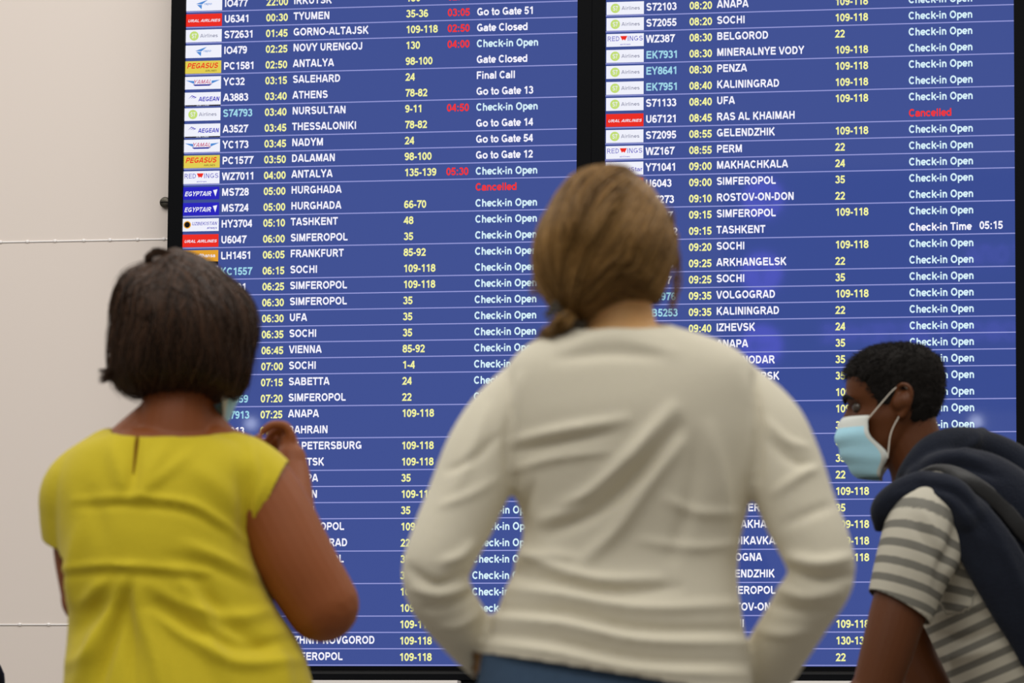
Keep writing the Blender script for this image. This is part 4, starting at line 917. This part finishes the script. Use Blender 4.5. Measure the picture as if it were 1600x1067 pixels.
    # sweater slung round the neck and down the back
    sw = [tube([P(1374, 822, b - .15), P(1378, 800, b - .165), P(1392, 782, b - .17), P(1418, 768, b - .172), P(1450, 762, b - .178), P(1486, 776, b - .195), P(1510, 806, b - .20)], [.012, .022, .028, .032, .034, .038, .038], 20, 6),
          tube([P(1412, 752, b - .04), P(1425, 738, b - .075), P(1452, 710, b - .075), P(1490, 696, b - .04), P(1530, 700, b + .0), P(1575, 725, b + .02), P(1630, 780, b + .03)], [.018, .026, .034, .034, .036, .045, .06], 22, 6),
          tube([P(1508, 692, b - .02), P(1522, 682, b - .0), P(1534, 674, b + .01)], [.022, .016, .010], 16, 5),
          tube([P(1440, 748, b - .10), P(1478, 744, b - .11), P(1530, 764, b - .11), P(1590, 815, b - .10), P(1650, 890, b - .09)], [.032, .052, .075, .085, .085], 24, 6),
          tube([P(1430, 760, b + .08), P(1475, 730, b + .09), P(1540, 745, b + .1), P(1620, 830, b + .1)], [.03, .05, .07, .08], 24, 6),
          tube([P(1482, 782, b - .185), P(1518, 820, b - .20), P(1560, 890, b - .205), P(1595, 960, b - .20), P(1622, 1030, b - .19)], [(.022, .040), (.024, .050), (.024, .056), (.022, .050), (.016, .034)], 24, 6, FW)]
    v, f = keep_main(*union(sw, .0058, 4)); v = v + vnoise(v, 30, 9)[:, None] * .003 * normals(v, f)
    st = [([(1400, 775), (1450, 768), (1490, 790), (1530, 850)], 7, .006), ([(1440, 760), (1500, 775), (1560, 850)], 8, -.008), ([(1440, 722), (1490, 712), (1540, 722)], 8, .007), ([(1450, 735), (1500, 728), (1560, 745)], 7, -.008), ([(1500, 705), (1525, 690), (1530, 676)], 6, .006), ([(1530, 800), (1580, 880), (1610, 960)], 10, .006)]
    v = folds(v, f, st); obj('sweater', v, f, CL_NAVY, root)
    mk = face_mask(root, hc, R, .012, .006)
    # cropped hair
    def hair_w(z, th):                                               # 1 inside the haircut, 0 on bare skin
        a = abs((th + math.pi) % (2 * math.pi) - math.pi)
        lo = np.interp(a, [0, .75, 1.05, 1.25, 1.55, 1.75, 2.0, 2.6, 3.15], [.055, .048, .030, -.012, -.016, .010, -.045, -.070, -.074])
        return np.clip((z - lo) / .016, 0, 1)
    d = crom(PROF, 6); n = 110; th = np.linspace(0, 2 * math.pi, n, endpoint=False); rings = []; g = np.random.default_rng(3)
    for z, fx, bk, w in d:
        if z < -.082: continue
        h = np.array([hair_w(z, t) for t in th]); gr = -.006 + h * (.0085 + .0035 * np.clip((z - .03) / .06, 0, 1)) + .001 * g.normal(size=n) * h
        c, s = np.cos(th), np.sin(th); x = (fx + bk) / 2 + ((fx - bk) / 2 + gr) * np.sign(c) * np.abs(c) ** (2 / 2.25); y = (w + gr) * (1 - 0.16 * np.clip(c, 0, 1) * np.clip((0.03 - z) / 0.1, 0, 1)) * np.sign(s) * np.abs(s) ** (2 / 2.15)
        rings.append(np.stack([x, y, z + gr * np.clip(z / .1, 0, 1)], -1))
    v, f = loft(rings); hv = v @ R + hc; ho = obj('hair', hv, f, H_BLACK, root)
    N = normals(hv, f); m = MB(); paths = []; nn = len(rings) * n
    hw = np.array([hair_w(v[i, 2], th[i % n]) for i in range(nn)]); ok = np.nonzero(hw > .45)[0]
    for k in range(5200):
        i = g.choice(ok); a = hv[i] + g.normal(size=3) * .0015; dr = N[i] * .8 + g.normal(size=3) * .22 + R[0] * .45 - UP * .35; L = .003 + .006 * np.clip((v[i, 2] - .0) / .08, 0, 1)
        paths.append([a - N[i] * .001, a + dr * L * .5, a + dr * L + R[0] * L * .2])
    strands(m, paths, .0007); m.build('hair_strand', H_BLACK, ho)['kind'] = 'stuff'
    return root

PY = woman_in_yellow()
PW_ = woman_in_white()
PM = man_in_stripes()

# the bag on the man's back: only its strap shows over the sweater
def backpack(b=8.05):
    root = empty('backpack', tuple(P(1795, 950, b)), "black backpack strap crossing the navy sweater on the masked man's shoulder", 'backpack')
    m = MB(); m.add(*tube([P(1748, 835, b), P(1788, 905, b), P(1812, 985, b), P(1832, 1045, b)], [(.10, .045), (.14, .07), (.15, .08), (.14, .06)], 28, 6, FW)); m.build('pack', CL_NAVY, root)
    obj('shoulder_strap', *tube([P(1440, 748, b - .130), P(1470, 738, b - .152), P(1510, 750, b - .180), P(1562, 788, b - .182), P(1620, 850, b - .175), P(1735, 915, b - .11)], [(.004, .017)] * 6, 14, 6, FW), STRAP, root)
    return root
backpack()

# black post cut off by the left edge
b = 8.6; pc = P(-32, 1075, b); m = MB()
m.add(*tube([(pc[0], pc[1], 0.03), (pc[0], pc[1], .5), tuple(P(-32, 1062, b))], [.052, .052, .052], 28, 5, (1, 0, 0)))
m.add(*loft([[(pc[0] + r * math.cos(a), pc[1] + r * math.sin(a), z) for a in np.linspace(0, 6.2832, 32, endpoint=False)] for z, r in ((0, .17), (.012, .17), (.03, .14), (.034, .05))]))
po = m.build('barrier_post', M_BLACK, None, True, (pc[0], pc[1], 0)); tag(po, 'black rounded top of a barrier post at the bottom left edge', 'post')

# signs and lamps behind the photographer, seen only as faint reflections in the glossy screens
SIGN_Y = -13.2
def mirror_at(px, py, y=SIGN_Y):
    """where the reflection seen at a pixel of the screen comes from"""
    d = _fw * FPX + R2 * (px - 800.0) - U2 * (py - 533.5); q = CAM + d * (-CAM[1] / d[1]); r = d * np.array([1, -1, 1]); return q + r * ((y - q[1]) / r[1])
BLUE_LIT = glow('blue_sign_light', (0.16, 0.10, 1.0, 1), 6.5); LETTER_LIT = glow('blue_letter_light', (0.2, 0.14, 1.0, 1), 6.0); LAMP_LIT = glow('cool_lamp_light', (0.75, 0.82, 1.0, 1), 14.0); BLUE_DK = mat('unlit_arrow', lin(20, 22, 60), 0.6)
q0, q1 = mirror_at(1130, 270), mirror_at(1680, 640)
x0, x1 = sorted((q0[0], q1[0])); z1, z0 = q0[2], q1[2]
sg = empty('wayfinding_sign', ((x0 + x1) / 2, SIGN_Y - .05, 0), 'backlit blue wayfinding sign reflected faintly in the right departures screen', 'sign')
MB().box((x0, SIGN_Y - .10, z0), (x1, SIGN_Y - .01, z1)).build('sign_panel', M_BLACK, sg, False)
for xx in (x0 + .05, x1 - .05): MB().box((xx - .03, SIGN_Y - .08, 0), (xx + .03, SIGN_Y - .03, z0)).build('post', M_BLACK, sg, False)
for px, py, ang in ((1192, 310, 0), (1190, 426, 90), (1190, 540, 180)):
    c = mirror_at(px, py); m = MB(); rr = .118; cs, sn = math.cos(math.radians(ang)), math.sin(math.radians(ang))
    m.add([(c[0] + rr * math.cos(t), SIGN_Y, c[2] + rr * math.sin(t)) for t in np.linspace(0, 6.2832, 40, endpoint=False)], [tuple(range(39, -1, -1))])
    dk = m.build('lit_disc', BLUE_LIT, sg, False)
    m = MB()
    for seg in (((-.06, 0), (.06, 0)), ((.06, 0), (.02, .045)), ((.06, 0), (.02, -.045))):
        (ax_, az), (bx, bz) = seg; dx, dz = bx - ax_, bz - az; L = math.hypot(dx, dz); nx, nz = -dz / L * .007, dx / L * .007
        pts = [(ax_ + nx, az + nz), (bx + nx, bz + nz), (bx - nx, bz - nz), (ax_ - nx, az - nz)]
        m.add([(c[0] + u * cs - w * sn, SIGN_Y + .003, c[2] + u * sn + w * cs) for u, w in pts], [(0, 1, 2, 3)])
    m.build('arrow', BLUE_DK, dk, False)
for s, pxl, pxr, py, hh in (('ГОЛА', 1600, 1508, 397, .105), ('ОВОСТ ДЕЛЕНИЕ', 1592, 1282, 517, .10)):
    s = s.translate(str.maketrans('ОВСТЕНА', 'OBCTEHA')); a_, b_ = mirror_at(pxl, py), mirror_at(pxr, py); m = MB(); mm = MB()
    w = abs(a_[0] - b_[0]); text(m, s, 0.0, 0.0, hh / .716, 0.0, 0, fit=w, weight=52)
    v = m.V(); mm.add(np.stack([a_[0] - v[:, 0], np.full(len(v), SIGN_Y + .002), a_[2] + v[:, 2]], -1), m.f); mm.build('sign_lettering', LETTER_LIT, sg, False)
for px, py, lab in ((392, 662, 'cool white globe lamp reflected in the left departures screen'), (1525, 659, 'cool white globe lamp reflected in the right departures screen')):
    c = mirror_at(px, py); lp = empty('globe_lamp', (c[0], c[1], 0), lab, 'lamp')
    obj('pole', *tube([(c[0], c[1], .02), (c[0], c[1], c[2] - .03)], .012, 12, 4, (1, 0, 0)), M_BLACK, lp); obj('globe', *ball(c, .034, 20, 12), LAMP_LIT, lp)
    obj('lamp_base', *loft([[(c[0] + r * math.cos(t), c[1] + r * math.sin(t), z) for t in np.linspace(0, 6.2832, 28, endpoint=False)] for z, r in ((0, .15), (.015, .15), (.03, .10))]), M_BLACK, lp)
